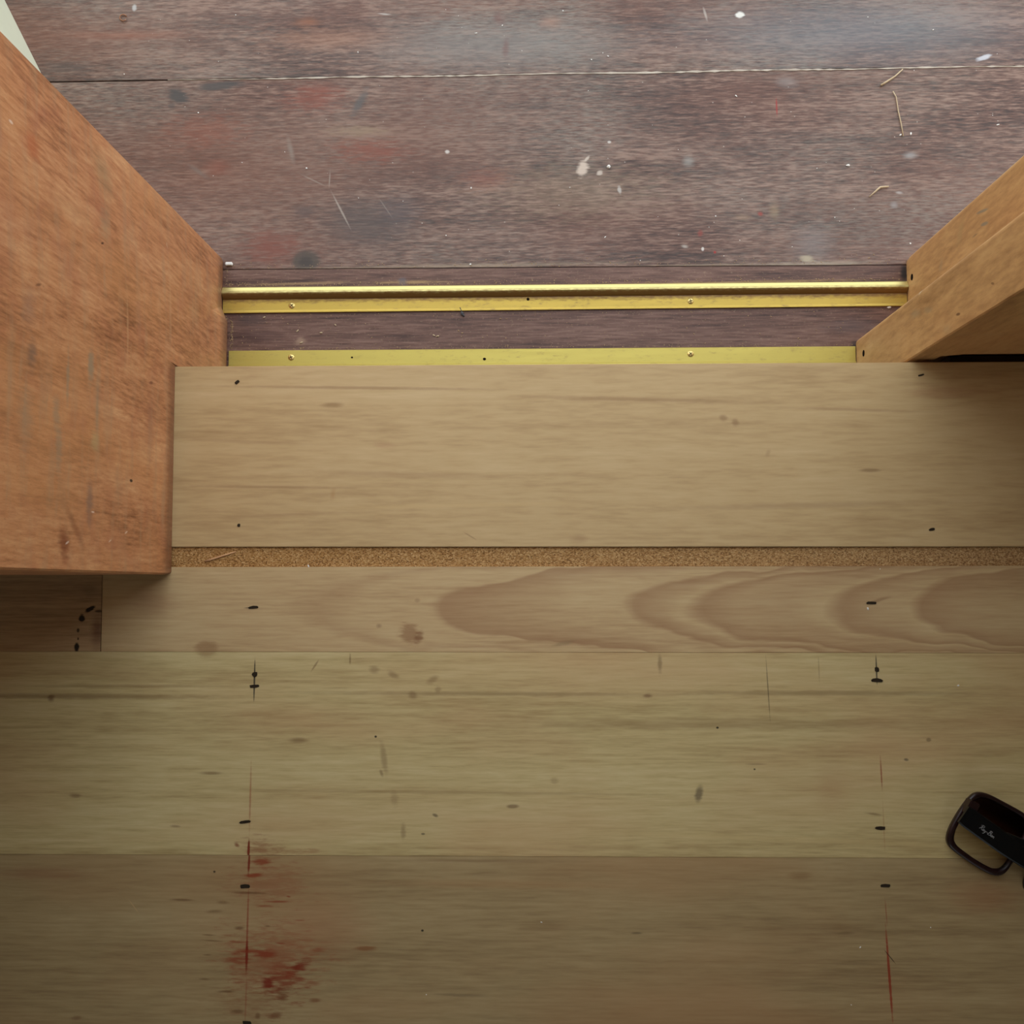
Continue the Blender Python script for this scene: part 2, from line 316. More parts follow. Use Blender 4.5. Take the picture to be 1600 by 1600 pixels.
def mat_row3(o):
    m, col, edge = wood('brownish_board', (126, 100, 66), (164, 139, 97), (186, 162, 118), contrast=0.48, seed=14.2, rough=0.5, blotch=0.42, fine=0.9, long=1.5, warm=(168, 126, 84))
    R2 = (138, 52, 24)
    it = [(425, 1500, 95, 70, 0, (146, 70, 42), 0.5, 1.0, 3.2), (420, 1380, 70, 40, 0, (146, 76, 48), 0.4, 1.0, 3.0), (400, 1565, 80, 40, 0, (130, 74, 40), 0.35, 1.0, 3.0), (445, 1535, 40, 30, -30, (128, 48, 24), 0.6, 1.0, 2.8), (500, 1450, 120, 75, 0, (168, 104, 70), 0.35, 1.0, 0.4), (60, 1365, 110, 18, 0, (130, 74, 46), 0.4, 1.0, 0.5),
          line(390, 1325, 388, 1372, 5, RED, 0.9, 0.6, 0.4), line(388, 1370, 385, 1530, 4.2, (140, 44, 22), 0.6, 0.6, 0.5), line(386, 1462, 385, 1524, 6, RED, 0.9, 0.6, 0.4), line(385, 1520, 383, 1612, 3.4, (145, 62, 36), 0.4, 0.6, 0.5),
          (408, 1346, 22, 11, 15, R2, 0.75, 0.9, 1.6), (397, 1368, 17, 5, -5, R2, 0.8, 0.8, 1.0), (432, 1332, 24, 4, 4, R2, 0.4, 0.9, 1.0),
          (390, 1395, 40, 3, 2, BRN, 0.55, 0.8, 0.6), (284, 1406, 28, 3, 1, BRN, 0.6, 0.8, 0.5), (348, 1410, 13, 4, 2, BRN, 0.4, 0.8, 0.6), (336, 1424, 20, 3.5, -3, BRN, 0.42, 0.8, 0.6),
          (434, 1409, 24, 2.4, -1, R2, 0.7, 0.7, 0.5), (414, 1416, 16, 2.5, 0, R2, 0.45, 0.8, 0.6), (451, 1401, 5, 2, 10, R2, 0.7, 0.8, 0.6), (374, 1450, 11, 4, 0, BRN, 0.55, 0.8, 0.8), (418, 1447, 7, 2, 0, BRN, 0.5, 0.8, 0.8),
          (326, 1461, 17, 2, 3, BRN, 0.5, 0.8, 0.6), (332, 1470, 24, 1.8, 3, BRN, 0.5, 0.8, 0.6), (372, 1472, 20, 3, 0, R2, 0.4, 0.8, 0.8), (468, 1438, 12, 1.6, 3, R2, 0.5, 0.8, 0.6), (438, 1474, 13, 2.2, 4, R2, 0.65, 0.8, 0.6),
          (388, 1487, 42, 5, -3, R2, 0.75, 0.9, 1.2), (415, 1491, 22, 9, 4, R2, 0.8, 0.8, 1.4), (362, 1500, 28, 6, -3, R2, 0.4, 0.9, 1.2), (372, 1505, 24, 12, 0, R2, 0.4, 1.0, 1.6), (324, 1492, 10, 2, 0, BRN, 0.5, 0.8, 0.6),
          (468, 1509, 24, 12, -28, (124, 42, 18), 0.85, 0.9, 1.6), (452, 1522, 14, 10, 0, R2, 0.6, 0.9, 1.5), (434, 1513, 30, 18, -20, R2, 0.35, 1.0, 1.4), (418, 1537, 14, 15, 0, (124, 40, 20), 0.85, 0.8, 1.4), (442, 1556, 12, 18, -10, (110, 58, 28), 0.6, 0.9, 1.4),
          (496, 1485, 18, 4, 5, R2, 0.5, 0.8, 0.7), (571, 1482, 24, 5, 0, (128, 72, 34), 0.65, 0.7, 0.5), (490, 1536, 17, 4.5, 4, R2, 0.5, 0.8, 0.7), (492, 1563, 13, 5, -3, (116, 62, 30), 0.6, 0.8, 0.8),
          (354, 1549, 21, 3, -2, BRN, 0.6, 0.8, 0.6), (320, 1530, 12, 2.4, 3, BRN, 0.45, 0.8, 0.6), (372, 1580, 15, 4, -2, BRN, 0.6, 0.8, 0.7), (403, 1587, 6, 7, 0, BRN, 0.55, 0.8, 0.8), (431, 1586, 15, 7, -10, (108, 56, 28), 0.6, 0.8, 1.0), (374, 1535, 14, 2, 0, R2, 0.5, 0.8, 0.6),
          line(1383, 1400, 1386, 1450, 3, (140, 60, 36), 0.5, 0.7, 0.5), line(1385, 1435, 1394, 1612, 5, (146, 48, 26), 0.85, 0.5, 0.5), line(1380, 1482, 1401, 1508, 2, (48, 24, 14), 0.8, 0.5, 0.3),
          line(200, 1405, 219, 1429, 1.8, (196, 160, 110), 0.7, 0.5, 0.3), (760, 1345, 200, 4, 0.3, (110, 76, 48), 0.35, 0.9, 0.6), (1250, 1368, 26, 9, 0, (120, 80, 40), 0.35, 0.9, 0.8),
          (660, 1454, 2.6, 2.2, 0, (15, 12, 10), 0.9, 0.5, 0.2), (335, 1362, 2.4, 2.2, 0, (15, 12, 10), 0.8, 0.5, 0.2), (1320, 1458, 20, 4, 0, (100, 76, 50), 0.4, 0.8, 0.8), (995, 1458, 12, 2.5, 0, (70, 54, 38), 0.5, 0.8, 0.6),
          line(705, 1335.5, 810, 1337.5, 3.2, (40, 26, 14), 0.9, 0.6, 0.5), (800, 1382, 300, 10, 0.5, (172, 132, 88), 0.35, 0.9, 0.5), (1540, 1400, 90, 40, 0, (150, 92, 58), 0.4, 1.0, 0.6), (720, 1555, 60, 4, 2, (90, 70, 48), 0.4, 0.9, 0.8), (120, 1590, 14, 5, 0, (110, 62, 34), 0.5, 0.9, 0.8)]
    m.color(m.marks(col, m.oc, edge, floor_marks(it, o))); return m
def mat_plain(seed):
    def fn(o):
        m, col, edge = wood('pale_board', (140, 104, 66), (176, 142, 98), (196, 166, 118), contrast=0.55, seed=seed); m.color(col); return m
    return fn
def mat_offcut(o):
    m, col, edge = wood('dark_stained_board', (130, 100, 70), (176, 142, 102), (198, 166, 124), contrast=0.6, seed=5.5, rough=0.6)
    it = [(152, 985, 16, 40, 0, (86, 40, 28), 0.6, 0.9, 0.6), (140, 922, 18, 16, 0, (110, 92, 66), 0.35, 0.9, 0.8),
          line(131, 958, 150, 946, 9, (10, 8, 8), 0.95, 0.5, 0.9), (128, 966, 6, 8, 0, (10, 8, 8), 0.95, 0.5, 0.9), (122, 985, 3, 4, 0, (14, 10, 8), 0.8, 0.5, 0.6), (120, 1011, 5, 9, 0, (10, 8, 8), 0.95, 0.5, 0.9), (122, 998, 2, 3, 0, (14, 10, 8), 0.8, 0.5, 0.6),
          (154, 955, 8, 3, 0, (14, 10, 8), 0.7, 0.6, 0.9)]
    m.color(m.marks(col, m.oc, edge, floor_marks(it, o))); return m

XA = at(158, 960).x
G = 0.12                                                     # half joint, px
fb1 = floorboard(quad(XA + 0.0006, 1.68, 886.5, 1018 - G, 884, 1020.5 - G), mat_row1)
tag(fb1, 'pale pinkish floorboard with arched cathedral grain and two dark nails')
fb0 = floorboard(quad(-1.68, XA, 888, 1018 - G, 885.5, 1020.5 - G), mat_offcut)
tag(fb0, 'short brown floorboard end with black tar marks in front of the left jamb')
fb2 = floorboard(quad(-1.68, 1.68, 1018 + G, 1334.5 - G, 1020.5 + G, 1342 - G), mat_row2)
tag(fb2, 'yellowish floorboard with straight fine grain, pencil lines and brown spots')
fb3 = floorboard(quad(-1.68, 1.68, 1334.5 + G, 1662 - G, 1342 + G, 1674 - G), mat_row3)
tag(fb3, 'brownish floorboard with smeared red chalk stains')
y_t, y_r = 1662, 1674
for k in range(12):
    floorboard(quad(-1.68, 1.68, y_t + G, y_t + 318 - G, y_r + G, y_r + 320 - G), mat_plain(20 + k * 1.3)) if k < 7 else None
    y_t += 318; y_r += 320
nail(fb1, 396, 949, 17, 5, -5); nail(fb1, 1362, 942, 17, 5, 3)
nail(fb2, 398, 1054, 8, 8, 0); nail(fb2, 398, 1072, 17, 5, -6); nail(fb2, 383, 1284, 18, 5, -8)
nail(fb2, 1370, 1046, 7, 7, 0); nail(fb2, 1370, 1063, 18, 6, 4); nail(fb2, 1376, 1294, 16, 5, 0)
nail(fb3, 383, 1385, 15, 6, -4); nail(fb3, 1383, 1384, 15, 5, 2); nail(fb3, 386, 1598, 15, 6, 0)

# ---------------------------------------------------------------- threshold board and filler strip
def mat_tread(o):
    m, col, edge = wood('smooth_pale_board', (152, 118, 76), (194, 163, 116), (212, 184, 138), contrast=0.36, seed=11.7, rough=0.45, blotch=0.30, fine=0.6, long=1.8)
    A = (146, 110, 74)
    it = [(560, 606, 300, 4, 1.1, A, 0.55, 0.9, 0.7), (1000, 624, 260, 5, 1.6, A, 0.5, 0.9, 0.7), (1330, 640, 160, 4, 2.2, A, 0.4, 0.9, 0.7), (420, 761, 190, 3.5, 0.8, A, 0.5, 0.9, 0.7), (640, 742, 240, 9, 1.5, A, 0.28, 0.9, 0.7),
          (380, 690, 160, 5, 3, A, 0.25, 0.9, 0.6), (700, 790, 320, 5, -1, (204, 172, 120), 0.4, 0.9, 0.7), (1250, 790, 320, 8, -1, (150, 118, 82), 0.35, 0.9, 0.7), (430, 805, 160, 4, -2, A, 0.3, 0.9, 0.6),
          (520, 633, 24, 6, 0, (132, 96, 56), 0.55, 0.8, 0.6), (1130, 653, 9, 7, 15, (130, 92, 60), 0.45, 0.8, 0.8), (1149, 660, 8, 8, 15, (130, 92, 60), 0.5, 0.8, 0.8), (1360, 735, 20, 4, 0, (112, 80, 50), 0.5, 0.8, 0.8),
          line(722, 830, 747, 845, 3, (134, 104, 66), 0.45), (520, 772, 6, 14, 10, (170, 124, 72), 0.35, 0.9, 0.6), (600, 696, 26, 8, 0, (178, 134, 98), 0.3, 0.9, 0.8), (1200, 708, 5, 10, 20, (150, 116, 78), 0.3, 0.9, 0.6),
          (1480, 612, 90, 16, 0, (160, 100, 70), 0.25, 0.9, 0.6), (905, 842, 20, 10, 0, (150, 112, 78), 0.35, 0.9, 0.8)]
    m.color(m.marks(col, m.oc, edge, floor_marks(it, o))); return m
XT = XL - 0.008
q = quad(XT, 1.68, 574.2, 855 - G, 565, 854.5 - G)
tread = floorboard(q, mat_tread, 0.0, 0.019, None, 'threshold_board', 0.0006)
tag(tread, 'smooth pale wide threshold board, squared left end against the red-brown jamb, above the speckled strip', 'board')
for a in ((371, 597, 8, 5, -40), (373, 821, 5, 5, 0), (1439, 586, 10, 3, -15), (1456, 827, 9, 4, -10)): nail(tread, *a)

def mat_cork(o):
    m = Mat('pressed_chip', 0.9, 0, 0.1)
    v = m.voro(m.map(m.oc, sc=(1, 1.6, 1)), 900, 'Color'); g = m.noise(m.oc, 700, 3, 0.6)
    r = m.sep(v)[0]
    col = m.ramp(r, [(0.0, srgb(112, 76, 42)), (0.3, srgb(168, 122, 70)), (0.75, srgb(190, 146, 92)), (1.0, srgb(214, 176, 122))])
    col = m.mix(m.rng(g, 0.5, 0.75, 0, 0.5), col, srgb(140, 96, 52))
    w = m.noise(m.map(m.oc, sc=(3.5, 1, 1)), 1, 2)
    x = m.sep(m.oc)[0]
    col = m.mix(m.rng(x, -0.9, 0.2, 0.0, 0.55), col, m.mix(r, srgb(140, 112, 84), srgb(186, 160, 124)))
    m.color(col); m.bump(m.math('ADD', r, g), 0.6, 0.0012); return m
strip = floorboard(quad(XT, 1.68, 855 + G, 886.5 - G, 854.5 + G, 884 - G), mat_cork, -0.0022, 0.016, None, 'filler_strip', 0.0002)
tag(strip, 'narrow speckled tan strip of pressed wood chips set between the two pale boards', 'filler strip')

# ================================================================ DOOR SILL
ZS = SILL
sill = thing('door_sill', 'worn dark red-brown hardwood door sill with dusty planks between the jambs', 'door sill', (0, 0.4, ZS - 0.06))
def sill_wood(name, seed, dust, tone=0):
    m, col, edge = wood(name, (56, 34, 26), (98, 67, 54), (140, 110, 94), contrast=0.95, seed=seed, rough=0.45, spec=0.38, bump=0.35, blotch=0.5, fine=1.25, warm=(108, 64, 46), pores=0.35, pore_col=(58, 38, 30), long=0.6, fibw=2.0, fl=0.42)
    d = m.noise(m.map(m.oc, (seed, 2, 0), sc=(5, 9, 1)), 1, 4, 0.55)
    df = m.noise(m.map(m.oc, (seed, 1, 0), sc=(90, 620, 1)), 1, 3, 0.6)
    f = m.math('MULTIPLY', m.rng(d, 0.38, 0.68, dust * 0.15, dust), m.rng(df, 0.36, 0.66, 0.15, 1.0))
    col = m.mix(f, col, srgb(146, 137, 124))
    sp_ = m.voro(m.oc, 130, 'Distance'); spn = m.sep(m.voro(m.oc, 130, 'Color'))[1]
    f2 = m.math('MULTIPLY', m.rng(sp_, 0.07, 0.10, 1, 0), m.rng(spn, 0.90, 0.92, 0, 0.4))
    col = m.mix(f2, col, srgb(205, 196, 182))
    return m, col, edge
DK = (66, 60, 56); WHT = (214, 206, 196)
def mat_sill_a(o):
    m, col, edge = sill_wood('weathered_plank', 2.2, 0.75)
    it = [(1350, 50, 420, 90, 0, (106, 112, 117), 0.55, 1.0, 0.4), (750, 70, 340, 70, 0, (128, 122, 116), 0.4, 1.0, 1.2), (520, 60, 160, 30, 0, (150, 104, 78), 0.45, 1.0, 2.0), (820, 70, 300, 60, 0, (112, 110, 106), 0.3, 1.0, 0.5), (1156, 23, 9, 7, 0, (220, 216, 206), 0.95, 0.5, 1.0), (1537, 90, 16, 5, -20, (200, 200, 204), 0.8, 0.6, 1.0), (1102, 22, 3, 16, -15, (190, 180, 168), 0.5, 0.8, 0.6), (140, 60, 330, 90, 0, (116, 72, 52), 0.45, 1.0, 0.6), (210, 12, 5, 8, 0, (190, 188, 184), 0.7, 0.7, 1.0),  # first mark: grey dust with the bluish sky sheen put into the colour
          (480, 35, 34, 12, 0, (150, 92, 58), 0.5, 1.0, 0.8), (780, 30, 14, 14, 0, (110, 66, 56), 0.5, 0.9, 1.0), (790, 75, 8, 22, 5, (108, 66, 58), 0.5, 0.9, 1.0), (860, 35, 26, 16, 0, (160, 118, 96), 0.4, 0.9, 1.0),
          (200, 55, 150, 12, 0, (138, 84, 62), 0.5, 1.0, 0.7), (105, 105, 60, 14, 0, DK, 0.5, 0.9, 0.8), (290, 108, 10, 7, 0, DK, 0.4, 0.9, 0.8), (600, 22, 14, 2.5, 5, (220, 210, 200), 0.4, 0.8, 0.6)]
    m.color(m.marks(col, m.oc, edge, floor_marks(it, o, o[2]))); return m
def mat_sill_b(o):
    m, col, edge = sill_wood('dusty_plank', 6.9, 0.55)
    it = [(360, 260, 330, 190, 0, (118, 72, 50), 0.5, 1.0, 0.6), (640, 220, 280, 110, 0, (112, 70, 50), 0.42, 1.0, 0.6), (490, 155, 70, 30, 0, (132, 62, 40), 0.55, 1.0, 2.2), (580, 235, 90, 26, 0, (132, 64, 42), 0.55, 1.0, 2.4), (320, 205, 90, 40, 0, (130, 70, 48), 0.5, 1.0, 2.2), (430, 390, 70, 36, 0, (126, 60, 42), 0.5, 1.0, 2.2), (760, 280, 60, 26, 0, (136, 70, 50), 0.45, 1.0, 2.4), (560, 205, 70, 14, 0, (150, 130, 100), 0.4, 1.0, 2.2), (900, 300, 220, 70, 0, (142, 124, 98), 0.3, 1.0, 2.4), (345, 134, 50, 9, -4, DK, 0.85, 0.6, 1.0), (278, 150, 24, 15, 25, DK, 0.9, 0.6, 1.0), (268, 165, 9, 8, 0, DK, 0.6, 0.7, 0.8), (562, 160, 10, 36, 28, (84, 80, 76), 0.75, 0.8, 1.0), (570, 350, 105, 62, 5, (74, 64, 60), 0.65, 0.9, 1.2),
          (625, 330, 50, 40, 0, (84, 74, 74), 0.45, 0.9, 1.0), (478, 408, 27, 22, 0, (72, 62, 52), 0.85, 0.4, 0.5), (478, 409, 15, 12, 0, (56, 46, 40), 0.7, 0.6, 0.6), (475, 330, 26, 16, 0, (80, 66, 62), 0.5, 0.9, 1.0),
          line(447, 205, 462, 265, 12, (140, 126, 114), 0.5, 0.9, 0.8), line(462, 268, 516, 295, 4, (160, 144, 130), 0.4, 0.8, 0.6), line(516, 262, 514, 298, 3, (164, 150, 136), 0.5, 0.7, 0.5), line(514, 292, 552, 366, 4.5, (166, 152, 138), 0.65, 0.7, 0.5),
          line(587, 302, 618, 348, 3, (150, 136, 124), 0.35, 0.8, 0.6), (910, 263, 11, 17, 15, (206, 186, 168), 0.85, 0.6, 1.4), (917, 248, 3, 8, 40, (206, 190, 172), 0.7, 0.7, 0.8), (937, 270, 7, 5, -20, (196, 180, 164), 0.8, 0.6, 1.0), (968, 297, 4, 9, -10, (186, 178, 168), 0.75, 0.7, 1.0),
          (699, 237, 5, 4, 0, WHT, 0.75, 0.7, 0.8), (952, 222, 4, 3, 0, WHT, 0.7, 0.7, 0.6), (1076, 252, 14, 14, 0, (150, 146, 138), 0.6, 1.0, 0.9), (1422, 243, 16, 9, 0, (162, 160, 156), 0.55, 1.0, 0.9), (1397, 320, 9, 8, 0, (156, 152, 150), 0.5, 0.9, 0.8), (1405, 301, 8, 3, 5, (180, 172, 164), 0.6, 0.8, 0.6),
          line(1213, 148, 1214, 186, 4, (150, 40, 34), 0.75, 0.6, 0.5), (1270, 380, 50, 45, 0, (132, 124, 120), 0.45, 1.0, 0.8), (1262, 404, 16, 7, 0, (180, 166, 138), 0.75, 0.7, 1.2), (1285, 412, 130, 6, -1, (170, 154, 132), 0.6, 0.9, 1.2), (700, 416, 420, 5, -0.6, (160, 140, 116), 0.55, 0.9, 1.2), (1090, 415, 200, 4, -0.6, (160, 140, 116), 0.5, 0.9, 1.2),
          (1210, 330, 12, 20, 0, (156, 134, 102), 0.4, 0.9, 1.0), (1160, 340, 20, 8, 0, (150, 122, 96), 0.4, 0.9, 1.0), (1094, 365, 6, 8, 20, (150, 52, 40), 0.5, 0.8, 0.8), (1117, 394, 3, 3, 0, (160, 34, 30), 0.85, 0.7, 0.5), (1188, 334, 6, 5, 0, (160, 58, 46), 0.6, 0.8, 0.8), (1070, 385, 8, 4, 10, (190, 180, 166), 0.6, 0.8, 0.8), (1098, 389, 3, 4, 0, WHT, 0.85, 0.6, 0.5),
          (1230, 128, 26, 14, 0, (140, 128, 122), 0.5, 0.9, 0.8), (500, 140, 50, 14, 0, (128, 62, 42), 0.4, 0.9, 0.8), (340, 262, 30, 20, 0, (128, 66, 44), 0.45, 0.9, 0.8), (420, 380, 60, 40, 0, (116, 62, 46), 0.4, 1.0, 0.8), (310, 268, 28, 6, 35, (112, 100, 90), 0.45, 0.9, 0.8)]
    m.color(m.marks(col, m.oc, edge, floor_marks(it, o, o[2]))); return m
def mat_sill_c(o):
    m, col, edge = wood('red_brown_plank', (64, 40, 32), (104, 73, 60), (130, 98, 84), contrast=0.85, seed=9.3, rough=0.5, spec=0.4, bump=0.35, blotch=0.35, fine=1.1, long=0.7, pores=0.2, pore_col=(56, 36, 32), fibw=1.5, fl=0.8)
    d = m.noise(m.map(m.oc, sc=(300, 420, 1)), 1, 3, 0.6)
    col = m.mix(m.rng(d, 0.58, 0.8, 0, 0.55), col, srgb(160, 132, 104))
    it = [(1336, 548, 10, 24, 0, (16, 13, 12), 0.9, 0.8, 0.6), (1413, 427, 9, 22, 0, (16, 13, 12), 0.9, 0.8, 0.6), (390, 500, 34, 18, 0, (62, 52, 52), 0.5, 0.9, 0.9), (395, 525, 60, 18, 0, (58, 34, 34), 0.5, 0.9, 0.8), (470, 533, 12, 7, 0, (190, 160, 130), 0.4, 0.8, 1.6), (1340, 510, 80, 20, 0, (84, 76, 78), 0.4, 0.9, 0.9),  # first two marks: contact shadow beside the right jamb, painted near black
          (640, 441, 80, 4, 0, (180, 146, 96), 0.6, 0.9, 1.4), (629, 440, 10, 9, 0, (98, 90, 92), 0.7, 0.7, 0.8), (470, 443, 130, 3, -1, (170, 138, 96), 0.55, 0.9, 1.4), (1150, 441, 300, 3, -0.6, (170, 140, 90), 0.45, 0.9, 1.4)]
    m.color(m.marks(col, m.oc, edge, floor_marks(it, o, o[2]))); return m
def sillplank(yl0, yl1, yr0, yr1, fn, z1, th=0.055, bev=0.0003, ylim=None):
    q = quad(-0.8, 0.8, yl0, yl1, yr0, yr1, z1)
    if ylim is not None: q[0] = (q[0][0], ylim); q[1] = (q[1][0], ylim)
    cx = sum(p[0] for p in q) / 4; cy = sum(p[1] for p in q) / 4
    bm = bmesh.new(); plank(bm, q, z1 - th, z1, bev)
    return mesh_obj('sill_plank', bm, fn((cx, cy, z1)), sill, loc=(cx, cy, z1))
sp1 = sillplank(-150, 128.6, -170, 102.0, mat_sill_a, ZS - 0.001); tag(sp1, 'outermost grey weathered sill plank')
sp2 = sillplank(130.4, 423.0, 103.6, 412.0, mat_sill_b, ZS - 0.001); tag(sp2, 'wide dusty red-brown sill plank spotted with paint')
sp3 = sillplank(423.4, 575, 412.4, 566, mat_sill_c, ZS, ylim=0.185, bev=0.0015); tag(sp3, 'clean dark red-brown inner sill plank under the brass strips')
putty = Mat('pale_putty', 0.9); putty.color(putty.mix(putty.noise(putty.map(putty.oc, sc=(60, 300, 1)), 1, 4), srgb(150, 130, 112), srgb(214, 204, 188)))
bm = bmesh.new()
prev = None
x = 262.0
top = []; bot = []
while x < 1720:
    yc = 129.5 + (102.8 - 129.5) * x / 1600
    w = max(0.15, random.uniform(0.3, 1.5) * (0.5 if x < 420 else 1.0) * (1.3 if 950 < x < 1330 else 1.0))
    yc += 0.5 * math.sin(x * 0.02) + random.uniform(-0.25, 0.25)
    a, b = at(x, yc - w, ZS), at(x, yc + w, ZS)
    top.append(bm.verts.new((a.x, a.y, ZS - 0.0003))); bot.append(bm.verts.new((b.x, b.y, ZS - 0.0003)))
    x += 9
lt = [bm.verts.new((v.co.x, v.co.y, ZS - 0.004)) for v in top]; lb = [bm.verts.new((v.co.x, v.co.y, ZS - 0.004)) for v in bot]
for i in range(len(top) - 1):
    bm.faces.new((top[i], top[i + 1], bot[i + 1], bot[i])); bm.faces.new((lt[i], lt[i + 1], lb[i + 1], lb[i]))
    bm.faces.new((top[i], top[i + 1], lt[i + 1], lt[i])); bm.faces.new((bot[i], bot[i + 1], lb[i + 1], lb[i]))
tag(mesh_obj('joint_filler', bm, putty, sill), 'ragged pale filler in the joint of the two outer planks')

# ---------------------------------------------------------------- brass strips
def brass(name, c1, c2, rough=0.38, dirt=0.35, edge=None, side=1):
    m = Mat(name, rough, 1.0)
    g = m.noise(m.map(m.oc, sc=(14, 380, 380)), 1, 4, 0.6); d = m.noise(m.map(m.oc, sc=(120, 300, 300)), 1, 4, 0.65)
    col = m.mix(g, srgb(*c1), srgb(*c2)); k = m.rng(d, 0.56, 0.76, 0, dirt)
    col = m.mix(k, col, srgb(120, 84, 40))
    if edge:                                # brown dirt plus the rib's dark reflection, painted along one edge: (y of the edge, width)
        y_ = m.sep(m.oc)[1]; x_ = m.sep(m.oc)[0]
        y_ = m.math('MULTIPLY_ADD', x_, edge[2], y_)
        y_ = m.math('MULTIPLY_ADD', m.math('SUBTRACT', m.noise(m.map(m.oc, sc=(160, 500, 1)), 1, 4, 0.65), 0.5), edge[1] * 2.2, y_)
        k2 = m.rng(y_, edge[0] - edge[1] * side, edge[0], 0, 0.9)
        col = m.mix(k2, col, srgb(122, 82, 36)); k = m.math('MAXIMUM', k, m.math('MULTIPLY', k2, 0.5))
    m.color(col); m.put(m.b.inputs['Metallic'], m.rng(k, 0, 0.4, 0.85, 0.2)); m.put(m.b.inputs['Roughness'], m.rng(g, 0.3, 0.7, rough - 0.06, rough + 0.1)); return m
br_flat = brass('brass_flat', (184, 164, 82), (200, 182, 100), 0.45, 0.35)
br_scr = brass('brass_screw', (214, 180, 100), (236, 210, 140), 0.3, 0.1)
slot_m = Mat('slot_dirt', 0.9); slot_m.color(slot_m.mix(slot_m.noise(slot_m.oc, 900), srgb(50, 34, 16), srgb(84, 58, 24)))
hole_m = Mat('dark_hole', 0.95, 0, 0.1); hole_m.color(hole_m.mix(hole_m.noise(hole_m.oc, 900), srgb(14, 10, 8), srgb(30, 20, 14)))
def band(bm, p, q, prof):
    """extrude a profile (t across 0..1 from edge p-line to q-line, height) from left end to right end"""
    rows = []
    for (a, b) in (p, q):
        rows.append([bm.verts.new((a.x + (b.x - a.x) * t, a.y + (b.y - a.y) * t, ZS + h)) for t, h in prof])
    n = len(prof)
    for i in range(n): bm.faces.new((rows[0][i], rows[0][(i + 1) % n], rows[1][(i + 1) % n], rows[1][i]))
    bm.faces.new(rows[0]); bm.faces.new(rows[1][::-1])
def screw(parent, x, y, z, r=0.0032, ang=0.5):
    c = at(x, y, z); bm = bmesh.new()
    prof = [(r, -0.0006), (r, 0.0002), (r * 0.8, 0.0007), (r * 0.45, 0.0010)]
    n = 14; rings = [[bm.verts.new((c.x + rr * math.cos(2 * math.pi * k / n), c.y + rr * math.sin(2 * math.pi * k / n), z + h)) for k in range(n)] for rr, h in prof]
    for a, b in zip(rings, rings[1:]):
        for k in range(n): bm.faces.new((a[k], a[(k + 1) % n], b[(k + 1) % n], b[k]))
    bm.faces.new(rings[-1]); bm.faces.new(rings[0][::-1])
    s = mesh_obj('screw', bm, br_scr, parent, loc=(c.x, c.y, z))
    bm = bmesh.new()
    for a in (ang, ang + math.pi / 2):
        u = Vector((math.cos(a), math.sin(a), 0)); w = Vector((-math.sin(a), math.cos(a), 0))
        prism(bm, [(c + u * (i * r * 0.62) + w * (j * r * 0.13)).xy for i, j in ((-1, -1), (1, -1), (1, 1), (-1, 1))], z + 0.0008, z + 0.00115)
    mesh_obj('cross_slot', bm, slot_m, s, loc=(c.x, c.y, z))
def pinhole(parent, x, y, z, w, h, name='screw_hole'):
    c = at(x, y, z); s = (H - z) / F; bm = bmesh.new()
    prism(bm, [(c.x + w * s * math.cos(a), c.y + h * s * math.sin(a)) for a in [2 * math.pi * k / 8 for k in range(8)]], z - 0.001, z + 0.0002)
    return mesh_obj(name, bm, hole_m, parent)
a0, a1 = at(352, 450, ZS), at(352, 490, ZS); b0, b1 = at(1416, 440.5, ZS), at(1416, 478.5, ZS)
a0.x = a1.x = -0.3255; b0.x = b1.x = 0.3715
c0 = ((a0 + a1) / 2 + (b0 + b1) / 2) / 2
slope = (b0.y - a0.y) / (b0.x - a0.x); wd = abs(a0.y - a1.y)
br_low = brass('brass_flange', (182, 148, 66), (198, 172, 88), 0.45, 0.5, (wd * 0.255, 0.0045, -slope))
br_rib = brass('brass_rib', (196, 180, 112), (212, 198, 134), 0.36, 0.15, (-wd * 0.085, 0.0035, -slope), -1)
bs1 = thing('brass_strip', 'gold brass threshold strip with a raised rib, the farther of the two brass strips', 'brass strip', (c0.x, c0.y, ZS))
bm = bmesh.new(); band(bm, (a0, a1), (b0, b1), [(0.0, 0), (0.0, 0.0030), (0.04, 0.0044), (0.18, 0.0062), (0.20, 0.0070), (0.27, 0.0073), (0.31, 0.0068), (0.36, 0.0056), (0.42, 0.0038), (0.47, 0.0018), (0.48, 0)])
mesh_obj('rib', bm, br_rib, bs1)
bm = bmesh.new(); band(bm, (a0, a1), (b0, b1), [(0.481, 0), (0.481, 0.0016), (0.90, 0.0016), (0.96, 0.0022), (1.0, 0.0022), (1.0, 0)])
mesh_obj('flange', bm, br_low, bs1)
screw(bs1, 456, 477.5, ZS + 0.0016, ang=0.75); screw(bs1, 1079, 470.5, ZS + 0.0016, ang=0.2); pinhole(bs1, 825, 467.5, ZS + 0.0016, 2.5, 2.5)
a0, a1 = at(360, 548.5, ZS), at(360, 574, ZS); b0, b1 = at(1340, 541.5, ZS), at(1340, 567.5, ZS)
a0.x = a1.x = -0.3185; b0.x = b1.x = 0.3185
c0 = ((a0 + a1) / 2 + (b0 + b1) / 2) / 2
bs2 = thing('brass_strip', 'flat gold brass threshold strip running along the back edge of the pale board', 'brass strip', (c0.x, c0.y, ZS))
bm = bmesh.new(); band(bm, (a0, a1), (b0, b1), [(0.0, 0), (0.0, 0.0012), (0.04, 0.0018), (0.88, 0.0018), (0.92, 0.0030), (1.0, 0.0030), (1.0, 0)])
mesh_obj('flange', bm, br_flat, bs2)
